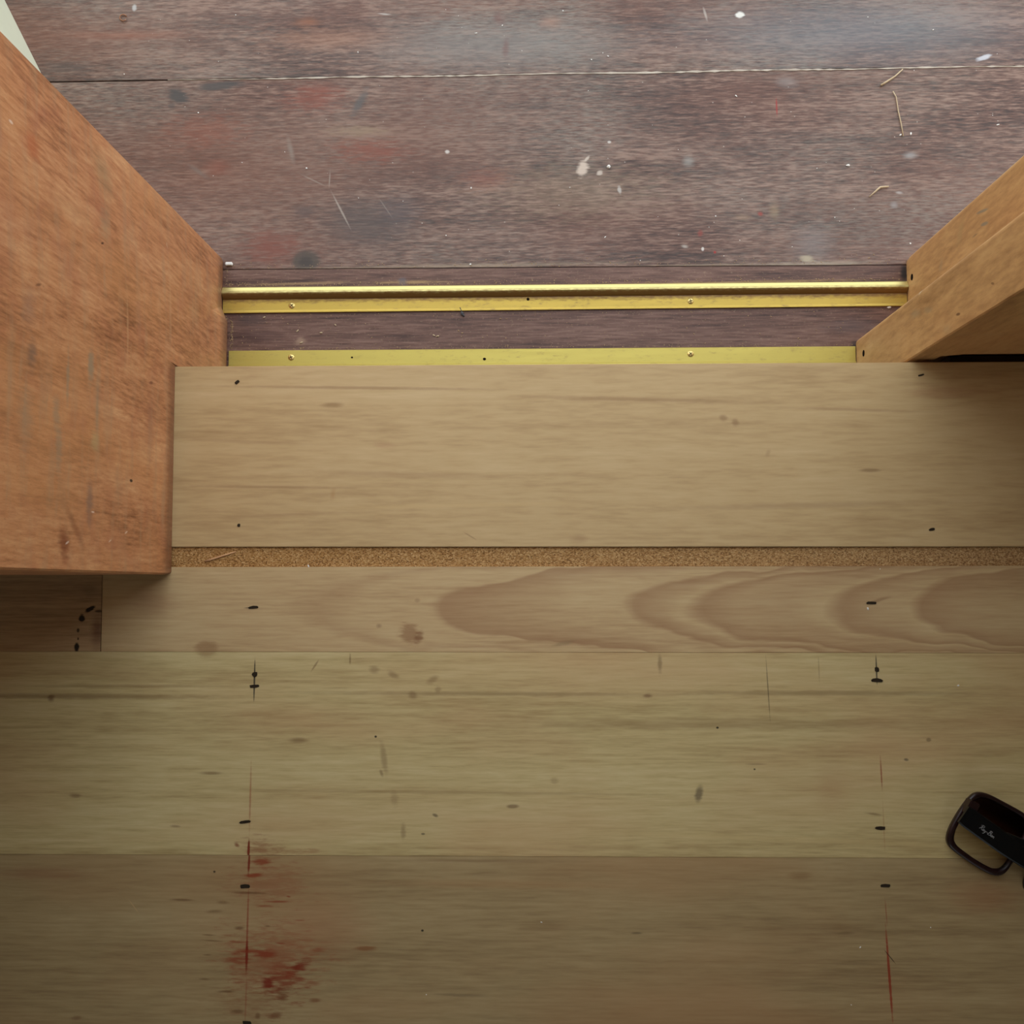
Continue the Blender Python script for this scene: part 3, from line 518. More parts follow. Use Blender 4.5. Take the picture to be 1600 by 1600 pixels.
screw(bs2, 455, 558.5, ZS + 0.0018, ang=0.3); screw(bs2, 1079, 553, ZS + 0.0018, ang=0.6); pinhole(bs2, 757, 561, ZS + 0.0018, 2.6, 2.2); pinhole(bs2, 550, 558.5, ZS + 0.0018, 1.8, 1.5)

# ================================================================ JAMBS
def jamb_marks(items, X, o):
    """marks on an upright face x = X, in the (y, z) plane of the object"""
    out = []
    for x, y, rx, ry, ang, rgb, st, soft, rag in items:
        p = atx(x, y, X); out.append((p.y - o[1], p.z - o[2], rx, ry, math.radians(ang), rgb, st, soft, rag))
    return out
OL = Vector((-0.36, 0.17, SILL)); OR = Vector((0.36, 0.25, SILL))
def mat_jamb_left():
    m, col, edge = wood('red_brown_stained_wood', (128, 78, 46), (194, 132, 88), (220, 166, 118), axis=2, contrast=0.62, seed=4.4, rough=0.5, spec=0.35, bump=0.25, blotch=0.7, fine=0.85, warm=(204, 142, 88), pores=0.30, pore_col=(122, 66, 40), long=0.35, fl=0.6, fibw=1.5)
    x, y, z = m.sep(m.oc); v = m.comb(y, z, 0.0)
    sc = m.noise(m.map(m.oc, (2, 0, 5), sc=(1, 14, 90)), 1, 4, 0.6, 0.3)            # sanding scrapes across the grain
    col = m.mix(m.rng(sc, 0.50, 0.72, 0, 0.55), col, srgb(178, 140, 104))
    sc2 = m.noise(m.map(m.oc, (7, 3, 1), sc=(1, 26, 22)), 1, 4, 0.6, 0.3)
    col = m.mix(m.rng(sc2, 0.52, 0.72, 0, 0.5), col, srgb(172, 104, 74))
    e0 = m.math('MULTIPLY', edge, 0.012)                                            # soft shadow at the jamb foot, painted into the colour
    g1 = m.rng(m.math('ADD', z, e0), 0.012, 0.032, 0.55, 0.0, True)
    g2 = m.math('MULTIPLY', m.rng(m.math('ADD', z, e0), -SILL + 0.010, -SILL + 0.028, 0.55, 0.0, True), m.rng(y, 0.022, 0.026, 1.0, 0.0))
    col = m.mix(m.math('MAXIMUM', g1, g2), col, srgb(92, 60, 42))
    GR = (152, 134, 108)
    it = [(142, 572, 0.016, 0.008, 0, GR, 0.75, 0.8, 1.2), (106, 595, 0.026, 0.004, 0, GR, 0.6, 0.9, 1.2), (152, 640, 0.030, 0.004, 0, GR, 0.5, 0.9, 1.2), (88, 645, 0.016, 0.008, 0, GR, 0.5, 0.9, 1.2), (148, 690, 0.010, 0.010, 0, (190, 168, 118), 0.5, 0.9, 1.2), (50, 555, 0.014, 0.010, 0, (112, 94, 82), 0.6, 0.9, 1.2), (92, 700, 0.024, 0.008, 0, GR, 0.55, 0.9, 1.2), (40, 650, 0.03, 0.016, 0, GR, 0.35, 1.0, 1.4), (45, 480, 0.02, 0.014, 0, (150, 120, 100), 0.4, 1.0, 1.2), (235, 660, 0.05, 0.016, 0, (150, 92, 68), 0.35, 1.0, 1.4), (200, 520, 0.05, 0.003, 0, (206, 158, 112), 0.4, 0.9, 1.0), (270, 470, 0.05, 0.003, 0, (206, 158, 112), 0.4, 0.9, 1.0), (330, 500, 0.012, 0.010, 0, (150, 92, 68), 0.3, 1.0, 1.2), (120, 330, 0.012, 0.05, 0, (206, 160, 112), 0.35, 1.0, 1.2), (170, 350, 0.02, 0.014, 0, (166, 138, 104), 0.5, 1.0, 1.4),
          (140, 785, 0.022, 0.009, 0, (122, 100, 88), 0.6, 0.9, 1.0), (100, 850, 0.016, 0.011, 20, (116, 52, 28), 0.7, 0.8, 1.0), (118, 825, 0.03, 0.006, 50, (116, 60, 32), 0.5, 0.9, 0.8), (190, 860, 0.02, 0.02, 0, (196, 142, 100), 0.3, 1.0, 1.0),
          (170, 270, 0.03, 0.02, 60, (164, 134, 96), 0.5, 1.0, 1.0), (60, 230, 0.012, 0.016, 0, (176, 82, 42), 0.5, 0.9, 0.9), (205, 751, 0.0016, 0.004, 0, (20, 10, 6), 0.95, 0.5, 0.3), (236, 598, 0.002, 0.006, 10, (96, 48, 34), 0.6, 0.7, 0.5),
          (165, 380, 0.0012, 0.004, 20, (60, 30, 18), 0.8, 0.6, 0.4), (60, 445, 0.0014, 0.006, 20, (92, 44, 30), 0.6, 0.7, 0.4), (26, 190, 0.0015, 0.0035, 0, (226, 196, 170), 0.8, 0.6, 0.4),
          (268, 383, 0.0035, 0.0008, 30, (226, 196, 160), 0.8, 0.7, 0.5), (322, 437, 0.003, 0.0008, 60, (220, 180, 140), 0.7, 0.7, 0.5), (145, 800, 0.001, 0.004, 0, (226, 200, 180), 0.8, 0.7, 0.5), (197, 832, 0.001, 0.004, 20, (226, 196, 170), 0.7, 0.7, 0.5), (105, 848, 0.001, 0.004, 20, (226, 200, 180), 0.7, 0.7, 0.5), (172, 845, 0.001, 0.004, 20, (226, 196, 170), 0.7, 0.7, 0.5)]
    m.color(m.marks(col, v, edge, jamb_marks(it, XL, OL))); return m
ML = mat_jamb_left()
jl = thing('door_jamb', 'red-brown stained wooden door jamb with scrapes, tall face on the left of the opening', 'door jamb', OL)
yl = [at(350, 405, ZS).y, at(350, 483, ZS).y, at(360, 503, ZS).y]
XO = at(350, 440, ZS).x
def tapered(bm, pts, z0, z1, foot=0.010, tuck=0.0018, soft=()):
    """upright post whose lowest centimetre tucks in a little, as a planed foot"""
    cx = sum(p[0] for p in pts) / len(pts); cy = sum(p[1] for p in pts) / len(pts)
    def shrink(p):
        return (p[0] - math.copysign(tuck, p[0] - cx), p[1] - math.copysign(tuck, p[1] - cy))
    rows = [[bm.verts.new((*shrink(p), z0)) for p in pts], [bm.verts.new((*p, z0 + foot)) for p in pts], [bm.verts.new((*p, z1)) for p in pts]]
    n = len(pts)
    for a, b in zip(rows, rows[1:]):
        for i in range(n): bm.faces.new((a[i], a[(i + 1) % n], b[(i + 1) % n], b[i]))
    bm.faces.new(rows[0][::-1]); bm.faces.new(rows[-1])
YF = at(262, 898).y                                           # front of the left jamb
bm = bmesh.new()
def lerpx(y): return XO + (XL - XO) * (y - yl[0]) / (0.194 - yl[0])
P0 = [(-0.46, yl[0]), (XO - 0.002, yl[0]), (XO, yl[0] - 0.002), (XO, yl[1]), (XL, yl[2]), (XL, 0.194), (-0.46, 0.194)]
P1 = [p if k in (0, 1, 2, 5, 6) else (lerpx(p[1]), p[1]) for k, p in enumerate(P0)]
PT = [(p[0] - (0.0015 if k in (1, 2, 3, 4, 5) else 0), p[1]) for k, p in enumerate(P0)]
def stack(bm, rows):
    vv = [[bm.verts.new((*p, z)) for p in pts] for z, pts in rows]; n = len(rows[0][1])
    for a, b in zip(vv, vv[1:]):
        for i in range(n): bm.faces.new((a[i], a[(i + 1) % n], b[(i + 1) % n], b[i]))
    bm.faces.new(vv[0][::-1]); bm.faces.new(vv[-1])
stack(bm, [(ZS, PT), (ZS + 0.010, P0), (ZS + 0.05, P1), (2.10, P1)])
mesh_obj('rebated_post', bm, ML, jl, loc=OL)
bm = bmesh.new()
tapered(bm, [(-0.62, 0.194), (XL, 0.194), (XL, YF + 0.0015), (XL - 0.0015, YF), (-0.62, YF)], 0.0004, 2.10, 0.012, 0.0008)
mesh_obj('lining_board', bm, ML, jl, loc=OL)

def mat_jamb_right():
    m, col, edge = wood('orange_brown_wood', (152, 108, 64), (202, 155, 100), (222, 182, 124), axis=2, contrast=0.5, seed=7.7, rough=0.5, spec=0.35, bump=0.2, blotch=0.5, fine=0.5, warm=(192, 134, 84), pores=0.2, pore_col=(132, 88, 50), long=0.6, fl=0.7)
    x, y, z = m.sep(m.oc); v = m.comb(y, z, 0.0)
    XS = 0.3715
    a = jamb_marks([(1535, 330, 0.0016, 0.016, 10, (146, 132, 108), 0.8, 0.5, 0.4), (1538, 350, 0.002, 0.010, 10, (146, 132, 108), 0.8, 0.5, 0.4), (1500, 365, 0.02, 0.008, 40, (176, 142, 92), 0.5, 0.8, 1.0), (1470, 415, 0.010, 0.006, 40, (170, 146, 110), 0.4, 0.8, 1.0), (1523, 368, 0.001, 0.008, 0, (120, 96, 70), 0.6, 0.7, 0.4)], XS, OR)
    b = jamb_marks([(1437, 453, 0.006, 0.004, 40, (216, 196, 160), 0.75, 0.6, 1.6), (1417, 467, 0.004, 0.003, 40, (216, 196, 160), 0.7, 0.6, 1.6), (1430, 490, 0.005, 0.018, 10, (166, 146, 112), 0.45, 0.9, 1.2), (1450, 485, 0.004, 0.014, 10, (166, 146, 112), 0.4, 0.9, 1.2), (1497, 491, 0.0015, 0.006, 10, (92, 52, 28), 0.8, 0.6, 0.4), (1480, 515, 0.006, 0.014, 20, (182, 150, 108), 0.4, 0.9, 1.0), (1551, 443, 0.0012, 0.004, 20, (110, 70, 40), 0.7, 0.6, 0.4)], XR, OR)
    m.color(m.marks(col, v, edge, a + b)); return m
MR = mat_jamb_right()
jr = thing('door_jamb', 'orange-brown rebated wooden door jamb with two stepped layers, right of the opening', 'door jamb', OR)
YA, YB = at(1420, 403, ZS).y, at(1345, 530, ZS).y
bm = bmesh.new()
def rcorner(cx, cy, r, a0, a1, n=5): return [(cx + r * math.cos(math.radians(a0 + (a1 - a0) * i / n)), cy + r * math.sin(math.radians(a0 + (a1 - a0) * i / n))) for i in range(n + 1)]
XS = 0.3715
tapered(bm, [(0.50, YB - 0.002), (0.50, YA)] + rcorner(XS + 0.005, YA - 0.005, 0.005, 90, 180) + [(XS, YB - 0.002)], ZS, 2.10, tuck=0.0008)
st1 = mesh_obj('door_stop', bm, MR, jr, loc=OR)
bm = bmesh.new()
YFR = 0.1946
def post(f): return [(0.50, YFR + f * 1.15), (0.50, YB)] + rcorner(XR + 0.005, YB - 0.005, 0.005, 90, 180) + [(XR, YFR + 0.001), (XR + 0.001, YFR), (XR + 0.022, YFR), (XR + 0.040, YFR + f)]
stack(bm, [(ZS, post(0.010)), (0.010, post(0.010)), (0.018, post(0.0)), (2.10, post(0.0))])
st2 = mesh_obj('jamb_post', bm, MR, jr, loc=OR)
def side_hole(parent, x, y, X, ry, rz):
    p = atx(x, y, X); bm = bmesh.new(); n = 10
    a = [bm.verts.new((X - 0.0003, p.y + ry * math.cos(2 * math.pi * k / n), p.z + rz * math.sin(2 * math.pi * k / n))) for k in range(n)]
    b = [bm.verts.new((X + 0.004, v.co.y, v.co.z)) for v in a]
    for k in range(n): bm.faces.new((a[k], a[(k + 1) % n], b[(k + 1) % n], b[k]))
    bm.faces.new(a); bm.faces.new(b[::-1]); mesh_obj('screw_hole', bm, hole_m, parent)
side_hole(st1, 1425, 433, XS, 0.0033, 0.0033); side_hole(st2, 1349.5, 552, XR, 0.0033, 0.0033)

# header over the opening
bm = bmesh.new(); box(bm, -0.619, 0.519, 0.06, 0.345, 2.10, 2.16, 0.002)
hd = tag(mesh_obj('door_header', bm, MR), 'brown timber header across the top of the doorway', 'door header')

# cream painted reveal outside, beyond the left jamb
cream = Mat('cream_paint', 0.45); cream.color(cream.mix(cream.noise(cream.oc, 25), srgb(206, 208, 180), srgb(218, 219, 194)))
p0, p1 = at(59, 104, ZS), at(5, -4, ZS)
d = (p1 - p0).normalized(); n_ = Vector((d.y, -d.x, 0))       # towards the opening
a = p0 - d * 0.10; b = p0 + d * 0.28
bm = bmesh.new()
r = 0.006
pts = [(b - n_ * 0.05).xy, (a - n_ * 0.05).xy, a.xy, b.xy]
vs = prism(bm, pts, ZS - 0.0005, 2.2)
es = [e for e in bm.edges if all((Vector(v.co.xy) - a.xy).length < 1e-4 for v in e.verts) or all((Vector(v.co.xy) - b.xy).length < 1e-4 for v in e.verts)]
bmesh.ops.bevel(bm, geom=es, offset=r, segments=4, affect='EDGES')
structure(mesh_obj('trim_1', bm, cream), 'cream painted outer door trim beyond the left jamb')

# ================================================================ SUNGLASSES
gc = at(1549, 1302, 0.012)
U = Vector((0.88, -0.475, 0)).normalized(); V = Vector((0.475, 0.88, 0)).normalized()
gl = thing('sunglasses', 'folded dark brown sunglasses lying lenses down at the right edge', 'sunglasses', (gc.x, gc.y, 0))
acet = Mat('dark_acetate', 0.35, 0, 0.4); acet.color(acet.mix(acet.noise(acet.oc, 160, 3), srgb(16, 7, 8), srgb(46, 18, 16)))
blk = Mat('black_temple', 0.35, 0, 0.3); blk.color(blk.mix(blk.noise(blk.oc, 90, 3), srgb(4, 4, 5), srgb(9, 8, 10)))
slv = Mat('silver_print', 0.35, 0.3); slv.color(slv.mix(slv.noise(slv.oc, 300), srgb(118, 116, 116), srgb(150, 148, 146)))
sm = 0.945 / F
def P(u, v, w): return gc.xy.to_3d() + U * u + V * v + Vector((0, 0, w))
# lens outline, right-handed half; u outward to the hinge is negative here
OUT = [(-47, -47), (-20, -53), (15, -56), (38, -54), (50, -42), (54, -10), (55, 20), (52, 42), (38, 50), (0, 51), (-28, 50), (-46, 43), (-54, 25), (-58, -5), (-57, -32)]
def smooth_closed(pts, k=4):
    out = []; n = len(pts)
    for i in range(n):
        p0, p1, p2, p3 = (Vector(pts[(i + j - 1) % n]) for j in range(4))
        for t in range(k):
            t /= k
            out.append(0.5 * ((2 * p1) + (p2 - p0) * t + (2 * p0 - 5 * p1 + 4 * p2 - p3) * t * t + (3 * p1 - p0 - 3 * p2 + p3) * t ** 3))
    return out
LO = [p * sm for p in smooth_closed(OUT)]
LI = [Vector(((p.x * 0.86 + 0.0006), (p.y * 0.85 + 0.0004))) for p in LO]
LC = 0.0725                                                     # centre distance of the lenses
def bow(u): return 0.0045 + 1.6 * (u - LC / 2) ** 2                # front face arc: ends rise from the floor
def ring(bm, mir):
    g = lambda q: (LC - q.x if mir else q.x, q.y)
    n = len(LO); rows = []
    for L, dz in ((LO, 0.0), (LO, 0.0042), ([a * 0.25 + b * 0.75 for a, b in zip(LI, LO)], 0.0054), ([a * 0.75 + b * 0.25 for a, b in zip(LI, LO)], 0.0054), (LI, 0.0040), (LI, 0.0)):
        rows.append([bm.verts.new(P(g(q)[0], g(q)[1], bow(g(q)[0]) - 0.003 + dz)) for q in L])
    for a, b in zip(rows, rows[1:] + rows[:1]):
        for i in range(n): bm.faces.new((a[i], a[(i + 1) % n], b[(i + 1) % n], b[i]))
bm = bmesh.new(); ring(bm, False); ring(bm, True)
tube(bm, [P(0.052 * 0.55 + LC * 0.5 - 0.0165 - 0.012, 0.006, bow(0.03)), P(LC / 2 - 0.004, 0.011, bow(LC / 2) + 0.002), P(LC / 2 + 0.004, 0.011, bow(LC / 2) + 0.002), P(LC - 0.0165 - 0.012, 0.006, bow(0.04))], 0.0032, 8)
mesh_obj('front_frame', bm, acet, gl, smooth=True)
lens = Mat('gradient_lens', 0.02, 0, 0.5)
lens.b.inputs['Transmission Weight'].default_value = 1.0; lens.b.inputs['IOR'].default_value = 1.03
lx, ly, lz = lens.sep(lens.oc)
vv = lens.math('ADD', lens.math('MULTIPLY', lx, V.x), lens.math('MULTIPLY', ly, V.y))
lens.color(lens.ramp(lens.rng(vv, -0.026, 0.016), [(0.0, (0.97, 0.95, 0.93, 1)), (0.35, (0.90, 0.85, 0.78, 1)), (0.6, (0.55, 0.45, 0.36, 1)), (0.8, (0.14, 0.07, 0.06, 1)), (1.0, (0.04, 0.015, 0.015, 1))]))
for mir in (False, True):
    bm = bmesh.new(); g = lambda q: (LC - q.x if mir else q.x, q.y); n = len(LI)
    K = (1.03, 0.7, 0.35)
    for dz in (0.0, 0.0016):
        rows = [[bm.verts.new(P(*( (LC if mir else 0) + (-1 if mir else 1) * q.x * k, q.y * k), bow((LC if mir else 0) + (-1 if mir else 1) * q.x * k) - 0.0012 + dz)) for q in LI] for k in K]
        c = bm.verts.new(P(LC if mir else 0, 0, bow(LC if mir else 0) - 0.0012 + dz))
        for a, b in zip(rows, rows[1:]):
            for i in range(n): bm.faces.new((a[i], a[(i + 1) % n], b[(i + 1) % n], b[i]))
        for i in range(n): bm.faces.new((rows[-1][i], rows[-1][(i + 1) % n], c))
        if dz == 0.0: r0 = rows[0]
        else:
            for i in range(n): bm.faces.new((r0[i], r0[(i + 1) % n], rows[0][(i + 1) % n], rows[0][i]))
    mesh_obj('lens', bm, lens, gl, smooth=True, loc=P(LC if mir else 0, 0, bow(0)))
def temple(name, start, dirv, w0, length, z0, z1, side=1):
    """flat temple folded behind the front: starts at the hinge and runs across"""
    d = dirv.normalized(); s = Vector((-d.y, d.x, 0)); bm = bmesh.new(); rows = []
    for t, wd, off in ((0, w0 * 0.9, 0), (0.04, w0, 0), (0.30, w0, 0), (0.5, w0 * 0.8, 0), (0.72, w0 * 0.62, -0.001), (0.86, w0 * 0.66, -0.006), (0.97, w0 * 0.6, -0.014), (1.0, w0 * 0.35, -0.017)):
        p = start + d * (length * t) + s * (off * side); p.z = z0 + (z1 - z0) * t
        rows.append([bm.verts.new(p + s * (wd / 2 * j) + Vector((0, 0, h))) for j, h in ((-1, -0.0016), (-1, 0.0008), (-0.86, 0.0017), (0.86, 0.0017), (1, 0.0008), (1, -0.0016))])
    for a, b in zip(rows, rows[1:]):
        for i in range(6): bm.faces.new((a[i], a[(i + 1) % 6], b[(i + 1) % 6], b[i]))
    bm.faces.new(rows[0]); bm.faces.new(rows[-1][::-1])
    return mesh_obj(name, bm, blk, gl)
zt = bow(-0.028) + 0.012
A0 = at(1505, 1272, zt); A1 = at(1600, 1340, zt + 0.002)
dt = Vector((A1.x - A0.x, A1.y - A0.y, 0)).normalized()
tl = temple('temple', Vector((A0.x, A0.y, 0)), dt, 0.0172, 0.138, zt, zt - 0.004)
e1 = P(LC + 0.027, 0.010, 0); sV = Vector((-dt.y, dt.x, 0))
d2 = Vector((A0.x, A0.y, 0)) - Vector((sV.x, sV.y, 0)) * 0.004 - Vector((e1.x, e1.y, 0))
temple('temple', Vector((e1.x, e1.y, 0)), d2, 0.0160, 0.104, zt - 0.0052, zt - 0.0062, -0.15)
for mir in (False, True):                                          # hinges: small blocks between front and temple
    q = P(LC + 0.027, 0.014, 0) if mir else P(-0.0262, 0.0105, 0); bm = bmesh.new()
    zz = bow(0.1 if mir else -0.026)
    e = [q + U * (i * 0.0042) + V * (j * 0.0062) for i, j in ((-1, -1), (1, -1), (1, 1), (-1, 1))]
    prism(bm, [p.xy for p in e], zz - 0.001, zt - (0.007 if mir else 0.0017))
    bmesh.ops.bevel(bm, geom=bm.edges[:], offset=0.0008, segments=2, affect='EDGES')
    mesh_obj('hinge', bm, acet, gl)
# silver script on the temple: Ray-Ban, drawn as pen strokes (x along the temple, y across it)
sN = Vector((-dt.y, dt.x, 0))
def pen(strokes, ox, oy, sx, sy):
    bm = bmesh.new()
    for st in strokes:
        pts = [Vector((x + 0.25 * y, y)) for x, y in st]; fine = []
        for i in range(len(pts) - 1):
            q0, q1, q2, q3 = pts[max(i - 1, 0)], pts[i], pts[i + 1], pts[min(i + 2, len(pts) - 1)]
            for t in (0, 0.33, 0.66): fine.append(0.5 * ((2 * q1) + (q2 - q0) * t + (2 * q0 - 5 * q1 + 4 * q2 - q3) * t * t + (3 * q1 - q0 - 3 * q2 + q3) * t ** 3))
        fine.append(pts[-1])
        w3 = []
        for q in fine:
            al = ox + q.x * sx; p = Vector((A0.x, A0.y, 0)) + dt * al + sN * (oy + q.y * sy); p.z = zt - 0.004 * (al / 0.138) + 0.0017; w3.append(p)
        tube(bm, w3, 0.00028, 5)
    return bm
STR = [[(0.15, 0), (0.35, 0.5), (0.45, 1.0)], [(0, 0.85), (0.3, 1.08), (0.8, 1.1), (0.95, 0.85), (0.75, 0.6), (0.4, 0.52), (0.7, 0.2), (1.0, 0.0)],       # R
       [(1.45, 0.38), (1.2, 0.42), (1.08, 0.15), (1.25, 0.0), (1.45, 0.3), (1.45, 0.05), (1.6, 0.02)],                                                  # a
       [(1.65, 0.4), (1.68, 0.08), (1.85, 0.05), (2.0, 0.4), (1.95, -0.1), (1.8, -0.5), (1.6, -0.45)],                                                  # y
       [(2.15, 0.3), (2.5, 0.3)],                                                                                                                       # hyphen
       [(2.7, 0), (2.85, 0.5), (2.95, 1.0)], [(2.65, 0.9), (3.0, 1.1), (3.35, 1.0), (3.3, 0.7), (2.95, 0.56), (3.4, 0.5), (3.45, 0.15), (3.1, -0.02), (2.75, 0.0)],  # B
       [(4.0, 0.38), (3.75, 0.42), (3.62, 0.15), (3.8, 0.0), (4.0, 0.3), (4.0, 0.05), (4.12, 0.02)],                                                    # a
       [(4.2, 0.4), (4.22, 0.0), (4.26, 0.28), (4.45, 0.4), (4.55, 0.3), (4.55, 0.05), (4.75, 0.05)]]                                                   # n
L0 = at(1529, 1292, zt); al0 = (L0 - A0).xy.dot(dt.xy); ac0 = (L0 - A0).xy.dot(sN.xy)
tag(mesh_obj('printed_script', pen(STR, al0, ac0 - 0.0006, 0.0031, 0.0034), slv, tl), 'silver handwritten-style lettering')

# ================================================================ DEBRIS
straw = Mat('dry_straw', 0.8); straw.color(straw.mix(straw.noise(straw.oc, 300), srgb(176, 152, 118), srgb(206, 184, 150)))
def fibre(name, label, cat, pix, z, r, mat=straw, group=None, rise=0.0):
    pts = [at(x, y, z) + Vector((0, 0, (r if isinstance(r, float) else max(r)) + rise * math.sin(math.pi * i / (len(pix) - 1)))) for i, (x, y) in enumerate(pix)]
    bm = bmesh.new(); tube(bm, pts, r, 6); return tag(mesh_obj(name, bm, mat, smooth=True), label, cat, group)
spl = Mat('fresh_splinter', 0.7); spl.color(spl.mix(spl.noise(spl.map(spl.oc, sc=(60, 900, 900)), 1), srgb(196, 144, 98), srgb(224, 178, 130)))
fibre('wood_splinter', 'thin pale splinter lying slanted on the speckled strip beside the left jamb', 'splinter', [(320, 877), (333, 873.5), (350, 868), (369, 862)], -0.0022, [0.0007, 0.0009, 0.0008, 0.0004], spl)
fibre('plant_fibre', 'long bent tan plant fibre on the wide dusty plank near its right end', 'fibre', [(1395, 143), (1400, 152), (1403, 172), (1408, 195), (1411, 213)], ZS, 0.0006)
fibre('plant_fibre', 'pale crooked straw bit at the plank joint above the long bent fibre', 'fibre', [(1376, 134), (1384, 129), (1398, 120), (1410, 109)], ZS, [0.0012, 0.0010, 0.0008, 0.0006])
fibre('plant_fibre', 'short kinked tan fibre on the dusty plank left of the right jamb', 'fibre', [(1358, 308), (1368, 299), (1375, 293), (1388, 292)], ZS, [0.0006, 0.0009, 0.0011, 0.0009])
fibre('wood_shaving', 'small dark fibre on the brown floorboard below the smoked spectacles', 'shaving', [(1500, 1440), (1506, 1441)], 0.0, 0.0003, nail_m) if False else None
curl = Mat('copper_shaving', 0.6); curl.color(curl.mix(curl.noise(curl.oc, 300), srgb(128, 82, 54), srgb(160, 112, 78)))
fibre('curled_shaving', 'tiny curled copper-brown shaving on the outermost plank at upper left', 'shaving', [(193 + 5.5 * math.cos(a), 28 + 5 * math.sin(a)) for a in [0.6 + i * 0.52 for i in range(11)]], ZS, 0.0007, curl)
white = Mat('white_plaster_bit', 0.8); white.color(white.mix(white.noise(white.oc, 500), srgb(222, 216, 206), srgb(240, 236, 228)))
grey = Mat('dark_bit', 0.6); grey.color(grey.mix(grey.noise(grey.oc, 700), srgb(40, 40, 44), srgb(92, 90, 92)))
def crumb(bm, c, sx, sy, sz, ang=None):
    ang = random.uniform(0, 3.14) if ang is None else ang
    r = Matrix.Rotation(ang, 3, 'Z'); m4 = r.to_4x4(); m4.translation = c + Vector((0, 0, sz * 0.45))
    v = bmesh.ops.create_icosphere(bm, subdivisions=1, radius=1.0)['verts']
    for q in v: q.co = Vector((q.co.x * sx * random.uniform(0.75, 1.15), q.co.y * sy * random.uniform(0.75, 1.15), q.co.z * sz * random.uniform(0.8, 1.0)))
    bmesh.ops.transform(bm, matrix=m4, verts=v)
def bit(name, label, cat, x, y, z, sx, sy, sz, mat, ang=0.0, group=None):
    bm = bmesh.new(); crumb(bm, at(x, y, z), sx, sy, sz, ang); return tag(mesh_obj(name, bm, mat, loc=at(x, y, z)), label, cat, group)
bm = bmesh.new(); c = at(358.5, 413, ZS); box(bm, c.x - 0.0038, c.x + 0.0036, c.y - 0.0017, c.y + 0.0017, ZS - 0.0005, ZS + 0.003, 0.0007)
tag(mesh_obj('plaster_chip', bm, white), 'small white blocky chip at the foot of the left jamb', 'chip')
bit('plaster_chip', 'tiny round white lump beside the pale paint splash on the dusty plank', 'chip', 951, 261, ZS - 0.001, 0.0023, 0.0021, 0.0022, white)
bit('plaster_chip', 'pale speck touching the right jamb where the farther brass strip ends', 'chip', 1389, 480.5, ZS, 0.0024, 0.0014, 0.0015, white)
bit('plaster_chip', 'small pale oval crumb in the middle of the right half of the dusty plank', 'chip', 1325, 258.5, ZS - 0.001, 0.0022, 0.0014, 0.0013, white)
for x, y, a_, w_ in ((465, 517, 0.9, 'slanted pale wood crumb straight below the left screw of the ribbed brass strip'), (524, 508, -0.6, 'slanted pale wood crumb alone, high on the dark inner plank right of the left screws'),
                     (471, 535.5, 0.3, 'pale wood crumb just above the left screw of the flat brass strip'), (502, 520, 0.1, 'tiny pale wood crumb in mid-plank, right of the crumbs above the left screw'),
                     (678, 524, -0.5, 'left one of a close pair of pale crumbs in mid-plank below the dark insect-like crumb'), (684, 525.5, 0.2, 'right one of a close pair of pale crumbs in mid-plank below the dark insect-like crumb'),
                     (413, 496, 0.6, 'pale wood crumb at the lower edge of the ribbed brass strip, nearest the left jamb')):
    bit('wood_crumb', w_, 'crumb', x, y, ZS, random.uniform(0.0014, 0.0021), 0.0009, 0.001, straw, a_, 'pale crumbs on the inner sill plank')
bm = bmesh.new(); c = at(722, 490, ZS)
crumb(bm, c, 0.0018, 0.0028, 0.002, 0.2); crumb(bm, at(724, 493, ZS), 0.0014, 0.0016, 0.0018)
tube(bm, [at(719, 481, ZS) + Vector((0, 0, 0.0025)), at(721, 486, ZS) + Vector((0, 0, 0.002)), at(723, 491, ZS) + Vector((0, 0, 0.001))], 0.0004, 5)
tag(mesh_obj('dead_insect', bm, grey), 'small dark grey crumb like a dead insect below the farther brass strip', 'crumb')
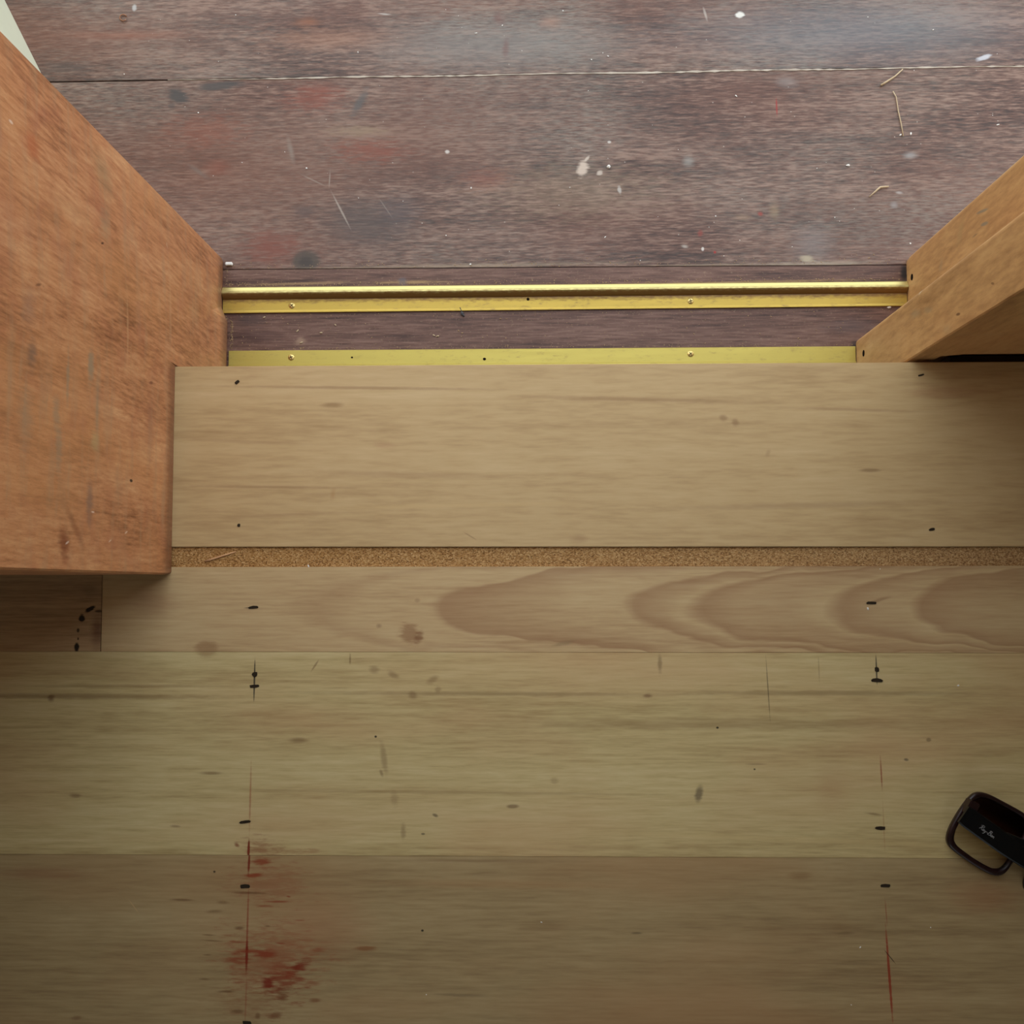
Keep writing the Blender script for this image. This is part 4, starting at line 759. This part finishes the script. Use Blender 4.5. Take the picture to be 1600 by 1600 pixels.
# sawdust and specks: nobody could count them
def stuff(name, label, mat, spots):
    bm = bmesh.new()
    for x, y, z, s in spots: crumb(bm, at(x, y, z), s * random.uniform(0.6, 1.7), s * random.uniform(0.5, 1.0), s * 0.6)
    o = mesh_obj(name, bm, mat); o['kind'] = 'stuff'; o['label'] = label; o['category'] = 'sawdust'; return o
dustm = Mat('sawdust', 0.95); dustm.color(dustm.mix(dustm.noise(dustm.oc, 400), srgb(136, 106, 74), srgb(176, 148, 112)))
sp_ = []
for i in range(420):
    t = random.random() ** 1.3; x = 358 + t * 1050; sp_.append((x, 447.5 - (x - 358) * 0.0093 - abs(random.gauss(0, 3.2)), ZS, random.uniform(0.0003, 0.0007)))
for i in range(170):
    x = random.uniform(362, 1335); sp_.append((x, 546.5 - (x - 358) * 0.0068 - abs(random.gauss(0, 2)), ZS, random.uniform(0.0003, 0.0007)))
for i in range(140):
    x = random.uniform(370, 1400); sp_.append((x, 492.5 - (x - 358) * 0.0108 + abs(random.gauss(0, 3)), ZS, random.uniform(0.0003, 0.0006)))
for i in range(240):
    x = random.uniform(360, 1420); sp_.append((x, 420 - (x - 358) * 0.0068 - abs(random.gauss(0, 6)), ZS - 0.001, random.uniform(0.0003, 0.0007)))
for i in range(120): sp_.append((random.uniform(370, 1330), random.uniform(492, 545), ZS, random.uniform(0.0003, 0.0008)))
for i in range(60): sp_.append((362 + random.gauss(0, 1.2), random.uniform(500, 546), ZS, random.uniform(0.0004, 0.0008)))
for i in range(40): sp_.append((353 + random.gauss(1, 1.5), random.uniform(418, 500), ZS, random.uniform(0.0004, 0.0008)))
stuff('sawdust', 'fine tan sawdust gathered along the brass strips on the sill', dustm, sp_)
sp2_ = []
for i in range(60): sp2_.append((random.uniform(180, 1560), random.uniform(4, 408), ZS - 0.001, random.choice((0.0004, 0.0005, 0.0006, 0.0009))))
sp2_ = [s for s in sp2_ if s[0] > 60 + s[1] * 0.9 and s[0] < 1420 + (405 - s[1]) * 1.1]
for x, y in ((735, 413), (697, 368), (736, 294), (479, 263), (1407, 211), (1559, 195), (1118, 338), (785, 40), (744, 52), (950, 88), (1150, 150), (1423, 209)): sp2_.append((x, y, ZS - 0.001, 0.0012))
stuff('white_specks', 'scattered tiny white specks on the dusty outer planks', white, sp2_)
sp3_ = [(482, 884.5, 0, 0.001), (1416, 1481, 0, 0) if False else (1344, 1480, 0, 0.0009), (1497, 1071, 0, 0.0011), (1356, 951, 0, 0.0009), (1454, 1449, 0, 0.0006), (1330, 1570, 0, 0.0005), (666, 1554, 0, 0.0006), (846, 1441, 0, 0.0006), (1375, 889, 0, 0.0006)]
stuff('pale_specks', 'few tiny pale specks on the light floorboards', white, sp3_)
